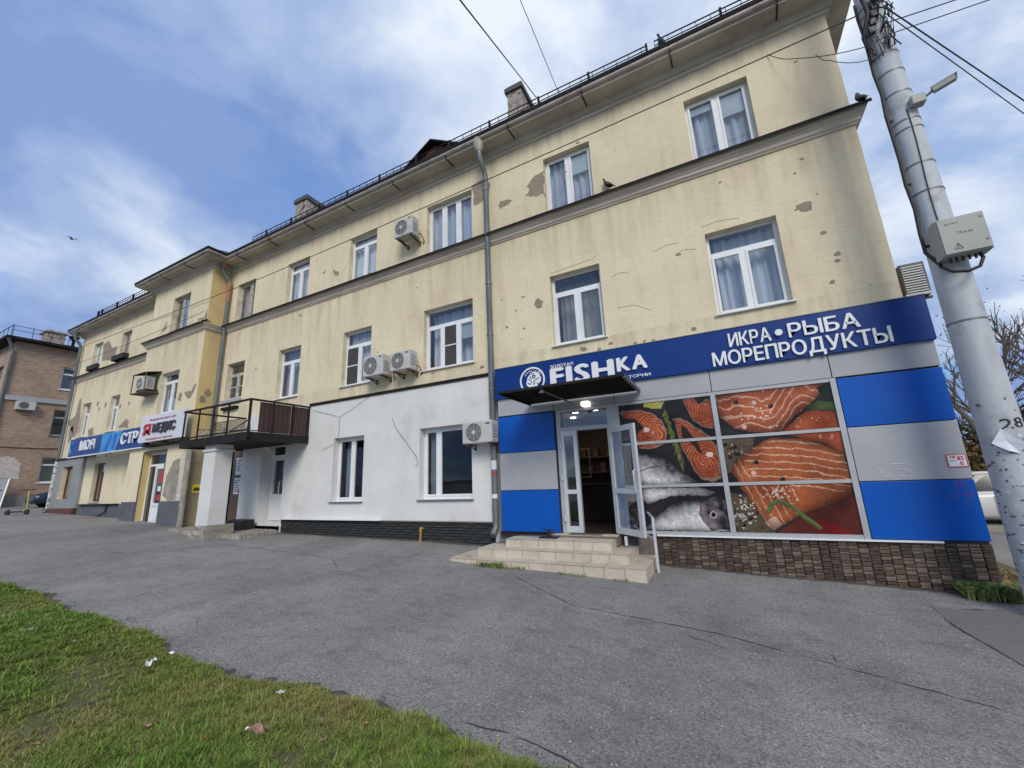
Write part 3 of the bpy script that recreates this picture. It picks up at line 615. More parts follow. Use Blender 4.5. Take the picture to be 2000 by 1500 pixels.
railing(-30, -21.6, (-22.2,-24,-25.8,-27.6,-29.4,-29.9), h=.80, post=.07)
# chimneys and dormer
def chimney(x0, x1, y0, y1, z1):
    c = MB().box(x0, x1, y0, y1, 11.0, z1-.25).build('chimney', 'brickpale', roof)
    MB().box(x0-.07, x1+.07, y0-.07, y1+.07, z1-.25, z1-.08).box(x0-.02, x1+.02, y0-.02, y1+.02, z1-.08, z1).build('chimney_cap', 'roof', roof)
chimney(-4.86, -4.34, 2.0, 4.4, 14.62); chimney(-15.9, -15.15, 2.0, 3.7, 14.5)
dm = MB().add([(-7.6,.5,10.9),(-6.0,.5,10.9),(-6.0,.5,11.5),(-6.8,.5,11.95),(-7.6,.5,11.5),(-7.6,3,11.3),(-6,3,11.3),(-6,3,11.5),(-6.8,3,11.95),(-7.6,3,11.5)], [(0,1,2,3,4),(1,6,7,2),(0,4,9,5)]).build('dormer', 'brownframe', B)
MB().add([(-7.95,.3,11.33),(-6.8,.3,12.0),(-6.8,3.2,12.0),(-7.95,3.2,11.33),(-7.95,.3,11.38),(-6.8,.3,12.06),(-6.8,3.2,12.06),(-7.95,3.2,11.38)], [(0,1,2,3),(4,5,6,7),(0,1,5,4),(1,2,6,5),(2,3,7,6),(3,0,4,7)]).add([(-5.65,.3,11.33),(-6.8,.3,12.0),(-6.8,3.2,12.0),(-5.65,3.2,11.33),(-5.65,.3,11.38),(-6.8,.3,12.06),(-6.8,3.2,12.06),(-5.65,3.2,11.38)], [(0,1,2,3),(4,5,6,7),(0,1,5,4),(1,2,6,5),(2,3,7,6),(3,0,4,7)]).build('dormer_roof', 'black_metal', dm)
for k in range(7):
    z = 10.98+.085*k; MB().bar((-7.5,.47,z),(-6.1,.47,z),.06,.015).build('louvre', 'brownframe', dm)

# downpipes
def downpipe(x, y, z0, z1, mats, foot=True, r=.07):
    top = MB().rings([[(x+rr*math.cos(a), y-.28+rr*math.sin(a), zz_) for a in [k*math.pi/6 for k in range(12)]] for rr, zz_ in ((.17,z1+.02),(.16,z1-.12),(.075,z1-.3))])
    p = MB().tube([(x,y-.28,z1-.28),(x,y-.28,z1-.45),(x,y-.06,z1-.75),(x,y,z1-.85),(x,y,z0+.25)] + ([(x,y,z0+.12),(x,y-.14,z0-.02)] if foot else []), r, 12)
    dp = p.build('downpipe', mats[0], B); top.build('hopper', mats[1], dp)
    z = z0+.5
    while z < z1-1:
        MB().tube([(x,y,z-.02),(x,y,z+.02)], r+.012, 12).build('pipe_collar', mats[0], dp); z += 1.35
    return dp
downpipe(-4.60, -.13, .42, 10.3, ('galv','galv_old'))
downpipe(-16.28, -.13, 3.0, 10.3, ('galv','copper'), foot=False)
d3 = downpipe(-30.15, -.14, .85, 10.3, ('galv','galv'), foot=True)
MB().tube([(-30.15,-.14,1.0),(-30.15,-.14,3.3)], .078, 12).build('pipe_sleeve', 'pipe_white', d3)
MB().tube([(-16.28,-.13,8.7),(-16.28,-.13,9.5)], .078, 12).build('pipe_sleeve', 'copper', B.children[-1] if False else [c for c in B.children if c.name.startswith('downpipe')][1])
dp1 = [c for c in B.children if c.name.startswith('downpipe')][0]
for z0_, z1_, c_ in ((1.78,1.98,'paper'),(1.66,1.71,'red'),(1.16,1.25,'paper')):
    MB().rings([[(-4.60+.0735*math.cos(a), -.13+.0735*math.sin(a), z) for a in [math.pi+k*math.pi/9 for k in range(10)]] for z in (z0_,z1_)], cap=False).build('pasted_notice', c_, dp1)

# peeled plaster
PATCH = {0: [[(-3.0,9.03),(-3.27,8.92),(-3.46,8.76),(-3.41,8.61),(-3.51,8.5),(-3.23,8.37),(-3.04,8.4),(-3.0,8.25),(-3.0,8.76)],
 [(-5.09,9.44),(-4.76,9.51),(-4.53,9.29),(-4.56,9.06),(-4.72,8.82),(-5.05,8.82)], [(-4.29,8.49),(-4.22,8.6),(-4.06,8.58),(-3.91,8.52),(-4.0,8.46),(-4.25,8.39)],
 [(-10.51,8.47),(-10.22,8.32),(-10.22,8.2),(-10.43,8.24)], [(-11.06,8.46),(-10.88,8.54),(-10.96,8.46)], [(-3.36,5.66),(-3.22,5.56),(-3.25,5.42),(-3.38,5.4),(-3.48,5.54)],
 [(1.82,6.20),(1.95,6.22),(2.02,6.19),(2.01,6.06),(1.94,6.02),(1.84,6.05)],
 [(-27.69,9.16),(-27.06,9.24),(-26.5,8.73),(-25.94,8.72),(-26.03,8.24),(-26.55,8.13),(-27.45,8.22)], [(-30.33,5.35),(-29.48,5.6),(-29.39,6.4),(-29.12,6.5),(-28.82,5.32),(-28.82,4.73),(-29.08,4.44)],
 [(-24.33,4.53),(-23.59,4.87),(-23.36,4.73),(-23.31,4.44)], [(-27.53,4.7),(-27.0,4.81),(-26.82,4.39),(-27.39,4.37)], [(-30.0,4.9),(-29.5,5.1),(-29.3,4.5),(-29.7,4.2)]],
 YB: [[(-17.7,5.2),(-17.5,5.1),(-17.55,4.83),(-17.8,4.9)], [(-17.39,5.15),(-16.86,5.15),(-16.75,5.4),(-16.61,5.36),(-16.81,4.95),(-17.04,4.84)], [(-17.2,7.97),(-16.7,7.95),(-16.58,8.25),(-16.52,8.1),(-16.51,7.9),(-17.1,7.9)], [(-19.9,8.0),(-19.6,8.4),(-19.5,8.1)]]}
def blob(cx, cz, rx, rz, r, n=9): return [(cx+rx*r.uniform(.6,1.15)*math.cos(a), cz+rz*r.uniform(.6,1.15)*math.sin(a)) for a in [k*2*math.pi/n for k in range(n)]]
rp_ = random.Random(5)
for x, z, s in ((-26.99,5.94,.12),(-26.09,5.81,.13),(-24.46,5.52,.11),(-23.6,5.57,.1),(-26.73,5.66,.09),(-25.0,3.35,.1)): PATCH[0].append(blob(x, z, s, s*1.2, rp_))
for x, z, s in ((-2.36,4.24,.09),(-1.77,4.25,.05),(-2.02,4.16,.05),(-1.27,4.16,.04),(-1.09,4.17,.035),(-.92,4.15,.05),(-.16,4.24,.06),(-.24,5.85,.05),(-3.93,5.49,.03),(2.22,5.1,.06),(2.1,5.55,.05),(2.2,4.98,.05),(-12.0,7.2,.06),(-14.2,5.7,.05),(2.05,7.1,.04),(.7,7.15,.03),(1.9,6.85,.03),(-8.4,5.25,.03),(2.3,9.2,.03),(-7.0,6.9,.03)): PATCH[0].append(blob(x, z, s, s*.7, rp_))
for k in range(26):
    x, z = rp_.choice(((rp_.uniform(-4.45,-3.3),rp_.uniform(4.2,6.4)),(rp_.uniform(-16,-12.2),rp_.uniform(4.1,4.4)),(rp_.uniform(-30,-26.2),rp_.uniform(4.2,7.2)),(rp_.uniform(-8,-4.8),rp_.uniform(4.06,4.36)),(rp_.uniform(-24,-21.5),rp_.uniform(4.2,7.3)),(rp_.uniform(1.6,2.8),rp_.uniform(4.3,7.2)),(rp_.uniform(-4.4,-1.9),rp_.uniform(7.9,9.6)))); s = rp_.uniform(.012,.045); PATCH[0].append(blob(x, z, s*rp_.uniform(.8,2), s*.8, rp_))
def ragged(poly, r, amt=.03):
    out = []
    for (a, b), (c, d) in zip(poly, poly[1:]+poly[:1]):
        L = math.hypot(c-a, d-b); n = max(1, int(L/.07)); am = min(amt, L*.18)
        for k in range(n): out.append((a+(c-a)*k/n + r.uniform(-am,am), b+(d-b)*k/n + r.uniform(-am,am)))
    return out
for y, L in PATCH.items():
    for p in L:
        q = ragged(p, rp_); cx = sum(a for a, b in q)/len(q); cz = sum(b for a, b in q)/len(q)
        lip = [(cx+(a-cx)*1.06+.004*rp_.uniform(-1,1), cz+(b-cz)*1.06+.006) for a, b in q]
        MB().prism(lip, y-.004, y+.01).build('plaster_lip', 'patch_edge', B)
        MB().prism(q, y-.0075, y+.01).build('bare_patch', 'patch', B)
for yy, z in ((-.3,5.05),(-.45,4.8)):
    q = [( -16.5+.006, yy+ .12*math.cos(a)*rp_.uniform(.6,1.1), z+.2*math.sin(a)*rp_.uniform(.6,1.1)) for a in [k*math.pi/4 for k in range(8)]]
    MB().add(q, [tuple(range(8))]).build('bare_patch', 'patch', B)
# cracks that bulge in the second-floor plaster
for pts in ([(-1.62,5.72),(-1.45,5.78),(-1.25,5.74)], [(-.3,5.86),(-.12,5.92),(.1,5.86)], [(-1.55,5.0),(-1.2,4.98),(-.9,4.8)], [(-3.0,6.2),(-2.5,6.24),(-2.0,6.28),(-1.9,6.33)], [(.25,6.3),(.55,6.33),(.9,6.28)], [(-14.9,7.1),(-14.6,6.8),(-14.5,6.5)], [(-.7,6.05),(-.45,6.12),(-.2,6.1)]):
    MB().tube([(x,-.002,z) for x, z in pts], .004, 5).build('plaster_crack', 'dark_crack', B)

# ------------------------------------------------------------------ ground floor, white part
WX0, WX1, WY = -14.35, -4.6, -.05
wh = [(-6.8,-5.24,1.15,2.9),(-9.95,-8.75,1.13,2.9),(-13.3,-12.12,.3,2.95)]
ww = wall_sheet(MB(), WX0, WX1, .2, 4.0, WY, wh)
ww.quad((WX0,WY,4.0),(WX1,WY,4.0),(WX1,.02,4.0),(WX0,.02,4.0)).quad((WX1,WY,.2),(WX1,.1,.2),(WX1,.1,4.0),(WX1,WY,4.0))
ww.build('rendered_wall', 'white_wall', B)
window(B, -6.8, -5.24, 1.15, 2.9, WY, 2, glass='glass_dark', curtain=None, colw=[.28,.72], depth=.2, reveal='white_wall', sill='galv', fw=.065)
window(B, -9.95, -8.75, 1.13, 2.9, WY, 2, glass='glass_dark', curtain=None, depth=.2, reveal='white_wall', sill='galv', fw=.06)
for a, b, w in ((-6.75,-6.45,B),(-9.85,-9.5,B)):
    vs = []
    for i in range(17): vs += [(a+(b-a)*i/16, .36+.03*math.sin(i*1.4), 1.15), (a+(b-a)*i/16, .36+.03*math.sin(i*1.4), 2.9)]
    MB().add(vs, [(2*i,2*i+2,2*i+3,2*i+1) for i in range(16)], True).build('curtain', 'curtain', B)
MB().box(-11.1,-4.62,-.085,.0,3.975,4.05).build('flashing', 'black_metal', B)
MB().box(-11.95,-8.0,-.19,-.055,.655,.675).build('ledge', 'pvc', B)
# slate plinth pieces
pl = MB().box(-12.0,-4.66,-.075,.1,-.1,.655).build('dark_plinth', 'plinth_dark', B)
sl = []
for k in range(5):
    b = MB(); rr = random.Random(k); b.add([(0,0,0),(.36,0,0),(.36,0,.058),(0,0,.058),(.006,-.02-rr.uniform(0,.012),.006),(.354,-.02-rr.uniform(0,.012),.005),(.354,-.024-rr.uniform(0,.012),.05),(.006,-.02,.052)], [(0,1,5,4),(1,2,6,5),(2,3,7,6),(3,0,4,7),(4,5,6,7)])
    o = b.build('slate', 'plinth_dark'); sl.append(o.data); bpy.data.objects.remove(o)
for r_ in range(8):
    x = -12.0 + (r_ % 3)*.12 - .12; z = .14 + r_*.0635
    while x < -5.0:
        x2 = max(x, -12.0)
        inst('slate', sl[rnd.randrange(5)], pl, (x2,-.076,z)); x += .365
MB().box(-12.0,-4.66,-.13,-.05,.645,.655).build('plinth_cap', 'concrete', B)
# entrance door under the balcony
rv = MB(); X0, X1, DY = -13.3, -12.12, .32
rv.quad((X0,WY,.5),(X0,DY,.5),(X0,DY,2.95),(X0,WY,2.95)).quad((X1,WY,.5),(X1,DY,.5),(X1,DY,2.95),(X1,WY,2.95)).quad((X0,WY,2.95),(X0,DY,2.95),(X1,DY,2.95),(X1,WY,2.95)).box(X0,X1,WY-.02,DY,.45,.56)
rv.build('door_reveal', 'white_wall', B)
dd = MB().box(X0,X0+.06,DY,DY+.07,.56,2.95).box(-12.52,-12.45,DY,DY+.07,.56,2.95).box(X0+.06,-12.52,DY,DY+.07,2.55,2.61).box(X0+.06,X1,DY,DY+.07,2.88,2.95).box(X1-.05,X1,DY,DY+.07,.56,2.88).build('white_door', 'pvc', B)
lf = MB().box(X0+.06,X0+.16,DY-.02,DY+.05,.57,2.54).box(-12.62,-12.52,DY-.02,DY+.05,.57,2.54).box(X0+.16,-12.62,DY-.02,DY+.05,2.44,2.54).box(X0+.16,-12.62,DY-.02,DY+.05,1.28,1.38).box(X0+.16,-12.62,DY,DY+.03,.57,1.28).build('door_leaf', 'pvc', dd)
MB().box(X0+.155,-12.615,DY+.01,DY+.02,1.375,2.445).build('pane', 'glass', dd); MB().box(X0+.06,-12.52,DY+.02,DY+.03,2.61,2.88).build('pane', 'glass_dark', dd); MB().box(-12.45,X1-.05,DY+.02,DY+.03,.56,2.88).build('pane', 'glass_dark', dd)
MB().tube([(-12.72,DY-.02,1.36),(-12.72,DY-.09,1.38),(-12.72,DY-.09,1.75),(-12.72,DY-.02,1.77)], .016, 6).build('door_handle', 'pvc', dd)
MB().box(X0,X1,WY+.02,DY,.48,.54).build('door_mat_step', 'black', dd)
# lobby wall beside it, brown door with notices
lob = MB(); wall_sheet(lob, -16.5, WX0, .2, 3.98, .0, [(-15.05,-14.36,.2,2.9)]); lob.build('lobby_wall', 'tan', B)
bd = MB().box(-15.03,-14.38,.04,.1,.4,2.88).build('brown_door', 'brown_door', B)
MB().tube([(-14.48,.0,1.45),(-14.48,.0,1.6)], .015, 6).build('door_handle', 'galv', bd)
for z0_, z1_ in ((2.05,2.62),(1.42,1.95)):
    nt_ = MB().box(-14.82,-14.46,.028,.038,z0_,z1_).build('door_notice', 'paper', bd)
    k = MB()
    for q in range(7): k.box(-14.78,-14.5-.05*(q%3),.0262,.0275,z1_-.09-q*.06,z1_-.065-q*.06)
    k.build('printed_lines', 'grey_letter', bd)
tl = MB(); wall_sheet(tl, YB, 0, .2, 3.0, -16.5, [], 'y'); tl.build('bay_side_wall', 'tan', B)
for r_ in range(5):
    MB().box(-16.5,-16.488,YB+.01,-.01,.45+r_*.52,.95+r_*.52).build('facing_slab', 'tan', B)
    MB().box(-16.45,-15.1,-.014,.01,.45+r_*.52,.95+r_*.52).build('facing_slab', 'tan', B)
ys_ = MB().box(-16.49,-16.476,-.42,-.14,1.52,1.80).build('yellow_notice', 'yellow_sign', B)
MB().add([(-16.474,-.38,1.58),(-16.474,-.18,1.58),(-16.474,-.18,1.64),(-16.474,-.24,1.70),(-16.474,-.33,1.70),(-16.474,-.38,1.64)], [(0,1,2,3,4,5)]).build('notice_symbol', 'grey_letter', ys_)
MB().box(-16.56,-16.30,YB-.05,YB+.0,.2,3.05).build('corner_pier', 'concrete', B)
# pillar
pb = MB().bevbox(-13.32,-12.74,-1.72,-1.25,.62,2.86,.012).build('pillar', 'white_wall', B)
MB().bevbox(-13.36,-12.70,-1.76,-1.21,2.66,2.72,.012).build('pillar_moulding', 'white_wall', pb)
r_ = random.Random(3); bm = bmesh.new(); bmesh.ops.create_cube(bm, size=1); bmesh.ops.subdivide_edges(bm, edges=bm.edges[:], cuts=3, use_grid_fill=True)
b_ = MB()
for v in bm.verts: v.co = Vector((-13.03+v.co.x*.8+r_.uniform(-.03,.03), -1.45+v.co.y*.75+r_.uniform(-.03,.03), .42+v.co.z*.44+r_.uniform(-.02,.02)))
bm.verts.index_update(); b_.add([v.co for v in bm.verts], [[v.index for v in f.verts] for f in bm.faces]); bm.free(); b_.build('pillar_base', 'concrete', pb)
# bay door
rb = MB(); X0, X1, Y0, Y1 = -19.7, -18.05, YB, YB+.22
rb.quad((X0,Y0,.3),(X0,Y1,.3),(X0,Y1,3.05),(X0,Y0,3.05)).quad((X1,Y0,.3),(X1,Y1,.3),(X1,Y1,3.05),(X1,Y0,3.05)).quad((X0,Y0,3.05),(X0,Y1,3.05),(X1,Y1,3.05),(X1,Y0,3.05))
rb.build('door_reveal', 'bayyellow', B)
for a, b, c, d in ((X0-.06,X0,.3,3.12),(X1,X1+.06,.3,3.12),(X0,X1,3.05,3.12)): MB().box(a,b,YB-.012,YB+.01,c,d).build('door_surround', 'dadogrey', B)
dd = MB().box(X0,X0+.07,Y1,Y1+.08,.45,3.05).box(X1-.07,X1,Y1,Y1+.08,.45,3.05).box(X0+.07,X1-.07,Y1,Y1+.08,2.55,2.63).box(X0+.07,X1-.07,Y1,Y1+.08,2.98,3.05).box(-19.2,-19.12,Y1,Y1+.08,.45,2.55).build('white_door', 'pvc', B)
MB().box(-19.12,-19.02,Y1-.03,Y1+.05,.48,2.54).box(-18.2,-18.12,Y1-.03,Y1+.05,.48,2.54).box(-19.02,-18.2,Y1-.03,Y1+.05,2.44,2.54).box(-19.02,-18.2,Y1-.03,Y1+.05,1.1,1.2).box(-19.02,-18.2,Y1,Y1+.03,.48,1.1).box(-18.9,-18.32,Y1-.015,Y1,.6,1.0).build('door_leaf', 'pvc', dd)
MB().box(-19.03,-18.19,Y1+.01,Y1+.02,1.19,2.45).build('pane', 'glass_dark', dd); MB().box(X0+.07,-19.2,Y1+.01,Y1+.02,.5,2.55).build('pane', 'glass_dark', dd); MB().box(X0+.07,X1-.07,Y1+.01,Y1+.02,2.63,2.98).build('pane', 'glass_dark', dd)
for z0_, z1_, c_ in ((1.95,2.35,'red'),(1.62,1.8,'paper'),(1.3,1.5,'red')): MB().box(-18.85,-18.4,Y1+.004,Y1+.009,z0_,z1_).build('window_sticker', c_, dd)
for a, b in ((-20.88,-19.78),(-17.97,-16.52)):
    n = 3
    for k in range(n):
        xa = a+(b-a)*k/n; xb = a+(b-a)*(k+1)/n-.008
        for z0_ in (.2,.74): MB().box(xa,xb,YB-.03,YB+.005,z0_,z0_+.532).build('dado_panel', 'dadogrey', B)
MB().prism(ragged([(-17.9,1.5),(-17.75,2.2),(-17.45,2.65),(-17.0,2.75),(-16.9,1.25),(-17.5,1.3)], rp_), YB-.004, YB+.01).build('mortar_patch', 'concrete', B)
MB().prism(ragged([(-16.95,1.2),(-16.6,1.2),(-16.6,3.1),(-16.85,3.1)], rp_), YB-.005, YB+.01).build('mortar_patch', 'whitewash', B)
# left part: grey rendered corner, dado
gb = wall_sheet(MB(), -30.55, -27.02, .3, 3.36, -.12, [(-29.4,-28.1,1.45,3.0)]); gb.quad((-30.55,-.12,3.36),(-27.02,-.12,3.36),(-27.02,0,3.36),(-30.55,0,3.36)).quad((-27.02,-.12,.3),(-27.02,.02,.3),(-27.02,.02,3.36),(-27.02,-.12,3.36)).build('grey_rendered_wall', 'greybox', B)
MB().box(-30.7,-26.0,-.2,-.02,3.365,3.42).build('ledge', 'black_metal', B)
MB().box(-30.6,-27.0,-.2,-.05,.3,1.02).build('wall_base', 'brownframe', B)
for k in range(4): MB().box(-26.95+1.5*k,-26.95+1.5*k+1.49,-.04,.005,.3,1.16).build('dado_panel', 'dadogrey', B)
MB().box(-26.7,-22.9,-.16,-.0,1.16,1.19).build('ledge', 'black_metal', B)
MB().tube([(-23.8,-.08,1.17),(-23.85,-.1,.85),(-24.1,-.3,.62),(-24.6,-.32,.60)], .03, 6).build('drain_stub', 'black_metal', B)
MB().box(-28.86,-27.7,-.14,.0,7.87,8.12).build('sill_box', 'plinth_dark', B); MB().box(-25.75,-24.5,-.22,.0,7.86,8.1).build('sill_box', 'plinth_dark', B)
MB().box(-16.05,-14.9,-.08,0,4.6,4.735).build('sill_band', 'panel_grey', B); MB().box(-15.9,-15.0,-.12,-.0,4.36,4.46).build('vent_slot', 'black_metal', B)
# interior of the shop seen through the open door
sh = MB(); a, b, c, d, e, f = -4.5, 2.75, .06, 5.2, .46, 3.3
sh.quad((a,c,f),(b,c,f),(b,d,f),(a,d,f)).quad((a,d,e),(b,d,e),(b,d,f),(a,d,f)).quad((a,c,e),(a,d,e),(a,d,f),(a,c,f)).quad((b,c,e),(b,d,e),(b,d,f),(b,c,f))
room = sh.build('shop_room', 'interior', B)
MB().box(a,b,-.1,d,.38,.465).build('shop_floor', 'wood_dark', B)
sb = wall_sheet(MB(), -4.6, 2.89, -.8, 4.05, .03, [(-3.03,-1.82,.465,2.92)]); sb.quad((2.89,.03,-.8),(2.89,.2,-.8),(2.89,.2,4.05),(2.89,.03,4.05)); sb.build('shop_backing_wall', 'greybox', B)
# ------------------------------------------------------------------ shop front
PY = -.16
def panel(x0, x1, z0, z1, m): return MB().bevbox(x0+.006, x1-.006, PY, .02, z0+.006, z1-.006, .006).build('cladding_panel', m, B)
MB().box(-4.44, 3.03, -.13, .028, .46, 4.0).build('panel_joint', 'joint', B) if False else None
mb = MB(); wall_sheet(mb, -4.44, 3.02, .46, 3.4, -.135, [(-3.05,1.76,.46,2.96)]); mb.build('panel_joint', 'joint', B)
mb = MB(); mb.quad((3.02,-.135,.46),(3.02,.1,.46),(3.02,.1,4.0),(3.02,-.135,4.0)); mb.build('panel_side', 'panel_blue', B)
pr = [panel(1.78,3.045,2.14,2.93,'panel_blue'), panel(1.78,3.045,1.315,2.14,'panel_grey'), panel(1.78,3.045,.49,1.315,'panel_blue')]
for z0_, z1_, m_ in ((2.12,2.93,'panel_blue'),(1.315,2.12,'panel_grey'),(.47,1.315,'panel_blue')): panel(-4.44,-3.09,z0_,z1_,m_)
for a, b in ((1.74,3.045),(-.02,1.74),(-1.78,-.02),(-3.09,-1.78),(-4.44,-3.09)): panel(a,b,2.945,3.36,'panel_grey')
MB().box(-1.25,2.55,-.2,-.02,.462,.486).build('ledge', 'pvc', B)
# red framed plate and chalk marks on the right panels
k = MB()
nb = MB().box(2.82,3.02,PY-.008,PY-.001,1.485,1.655).build('notice_plate', 'paper', pr[1])
fr_ = MB()
for a, b, c, d in ((2.815,3.025,1.65,1.66),(2.815,3.025,1.48,1.49),(2.815,2.825,1.49,1.65),(3.015,3.025,1.49,1.65)): fr_.box(a,b,PY-.011,PY-.0085,c,d)
fr_.build('plate_border', 'red', pr[1])
glyphs('ПГ', 2.86, 2.92, 1.60, 1.635, PY-.009, 'red', pr[1], .03, .002, 'lettering', True); glyphs('85', 2.925, 2.995, 1.575, 1.63, PY-.009, 'red', pr[1], .04, .002, 'lettering', True); glyphs('5', 2.94, 2.98, 1.505, 1.555, PY-.009, 'red', pr[1], .04, .002, 'lettering', True)
MB().box(2.84,2.91,PY-.0105,PY-.0085,1.565,1.571).build('printed_line', 'grey_letter', pr[1])
for pts in ([(2.05,1.52),(2.07,1.38),(2.16,1.36),(2.17,1.45)], [(2.38,1.47),(2.26,1.48),(2.25,1.39),(2.34,1.37)], [(2.42,1.46),(2.36,1.43),(2.43,1.40),(2.38,1.37)], [(2.50,1.43),(2.51,1.38)], [(2.2,1.56),(2.36,1.555)]):
    MB().tube([(x,PY-.001,z) for x,z in pts], .006, 4, smooth=False).build('chalk_mark', 'graf', pr[1])
g2 = MB()
for t_, a, b, c, d in (('ВК',2.83,2.97,1.20,1.285),('4',2.72,2.78,1.06,1.11),('745',2.80,3.0,1.07,1.165),('6',2.87,2.92,.97,1.04)): glyphs(t_, a, b, c, d, PY-.001, 'graf_red', pr[2], 0, .003, 'graffiti', True)

# stone plinth under the shop
sp = MB().box(-1.6,3.04,-.12,.02,-.7,.46).build('stone_plinth', 'grout', B)
MB().box(3.0,3.035,-.11,8,-.7,.46).build('stone_plinth', 'grout', B)
stv = []
for k in range(8):
    rr = random.Random(20+k); w, h = .115, .062; dpt = rr.uniform(.012,.03)
    b = MB().add([(0,0,0),(w,0,0),(w,0,h),(0,0,h),(.008,-dpt,.007),(w-.008,-dpt*rr.uniform(.6,1.2),.008),(w-.009,-dpt*rr.uniform(.7,1.2),h-.007),(.009,-dpt*rr.uniform(.6,1.2),h-.008),(w/2,-dpt*rr.uniform(.9,1.4),h*.55)],
                 [(0,1,5,4),(1,2,6,5),(2,3,7,6),(3,0,4,7),(4,5,8),(5,6,8),(6,7,8),(7,4,8)])
    o = b.build('stone', STONE[k % 4]); stv.append(o.data); bpy.data.objects.remove(o)
cnt = 0; rest = MB()
for i in rnd.sample(range(36), 36):
    x = -1.29 + i*.1205
    j = 0; z = .392
    while z > g(x+.06)-.07:
        s_ = rnd.choice((.5,.62,.75,1.0,1.1)); hh = .0655*s_
        if cnt < 300: inst('stone', stv[rnd.randrange(8)], sp, (x, -.121, z+.0655-hh), scale=(1,1,s_*1.0))
        else: me_ = stv[rnd.randrange(8)]; rest.add([(x+v.co.x, -.121+v.co.y, z+.0655-hh+v.co.z*s_) for v in me_.vertices], [tuple(p.vertices) for p in me_.polygons])
        z -= hh; cnt += 1

if rest.v: rest.build('stones', STONE[2], sp, kind='stuff')
# glazed shop window with printed film
FY = -.13
MB().box(-1.78,-1.72,FY-.02,.02,.50,2.945).box(-1.72,1.70,FY-.02,.02,2.89,2.945).box(-1.72,1.70,FY-.02,.02,.488,.545).box(1.70,1.775,FY-.03,.02,.488,2.945).box(-.06,.02,FY-.025,.02,.545,2.89).build('shop_window', 'alu', B)
shopw = B.children[-1] if B.children[-1].name.startswith('shop_window') else [c for c in B.children if c.name.startswith('shop_window')][0]
for x0_, x1_ in ((-1.72,-.06),(.02,1.70)):
    for z in (1.33,2.125): MB().box(x0_,x1_,FY-.018,.02,z-.026,z+.026).build('transom', 'alu', shopw)
def inpoly(X, Z, P):
    r = np.zeros(X.shape, bool); n = len(P); j = n-1
    for i in range(n):
        (xi, zi), (xj, zj) = P[i], P[j]
        c = ((zi > Z) != (zj > Z)) & (X < (xj-xi)*(Z-zi)/(zj-zi+1e-9)+xi); r ^= c; j = i
    return r
rg = np.random.RandomState(4)
def vnoise(X, Z, s, seed=0):
    a = np.random.RandomState(seed).rand(64,64); x = X*s; z = Z*s; xi = np.floor(x).astype(int); zi = np.floor(z).astype(int); fx = x-xi; fz = z-zi
    fx = fx*fx*(3-2*fx); fz = fz*fz*(3-2*fz); q = lambda i, j: a[i % 64, j % 64]
    return (q(xi,zi)*(1-fx)+q(xi+1,zi)*fx)*(1-fz) + (q(xi,zi+1)*(1-fx)+q(xi+1,zi+1)*fx)*fz
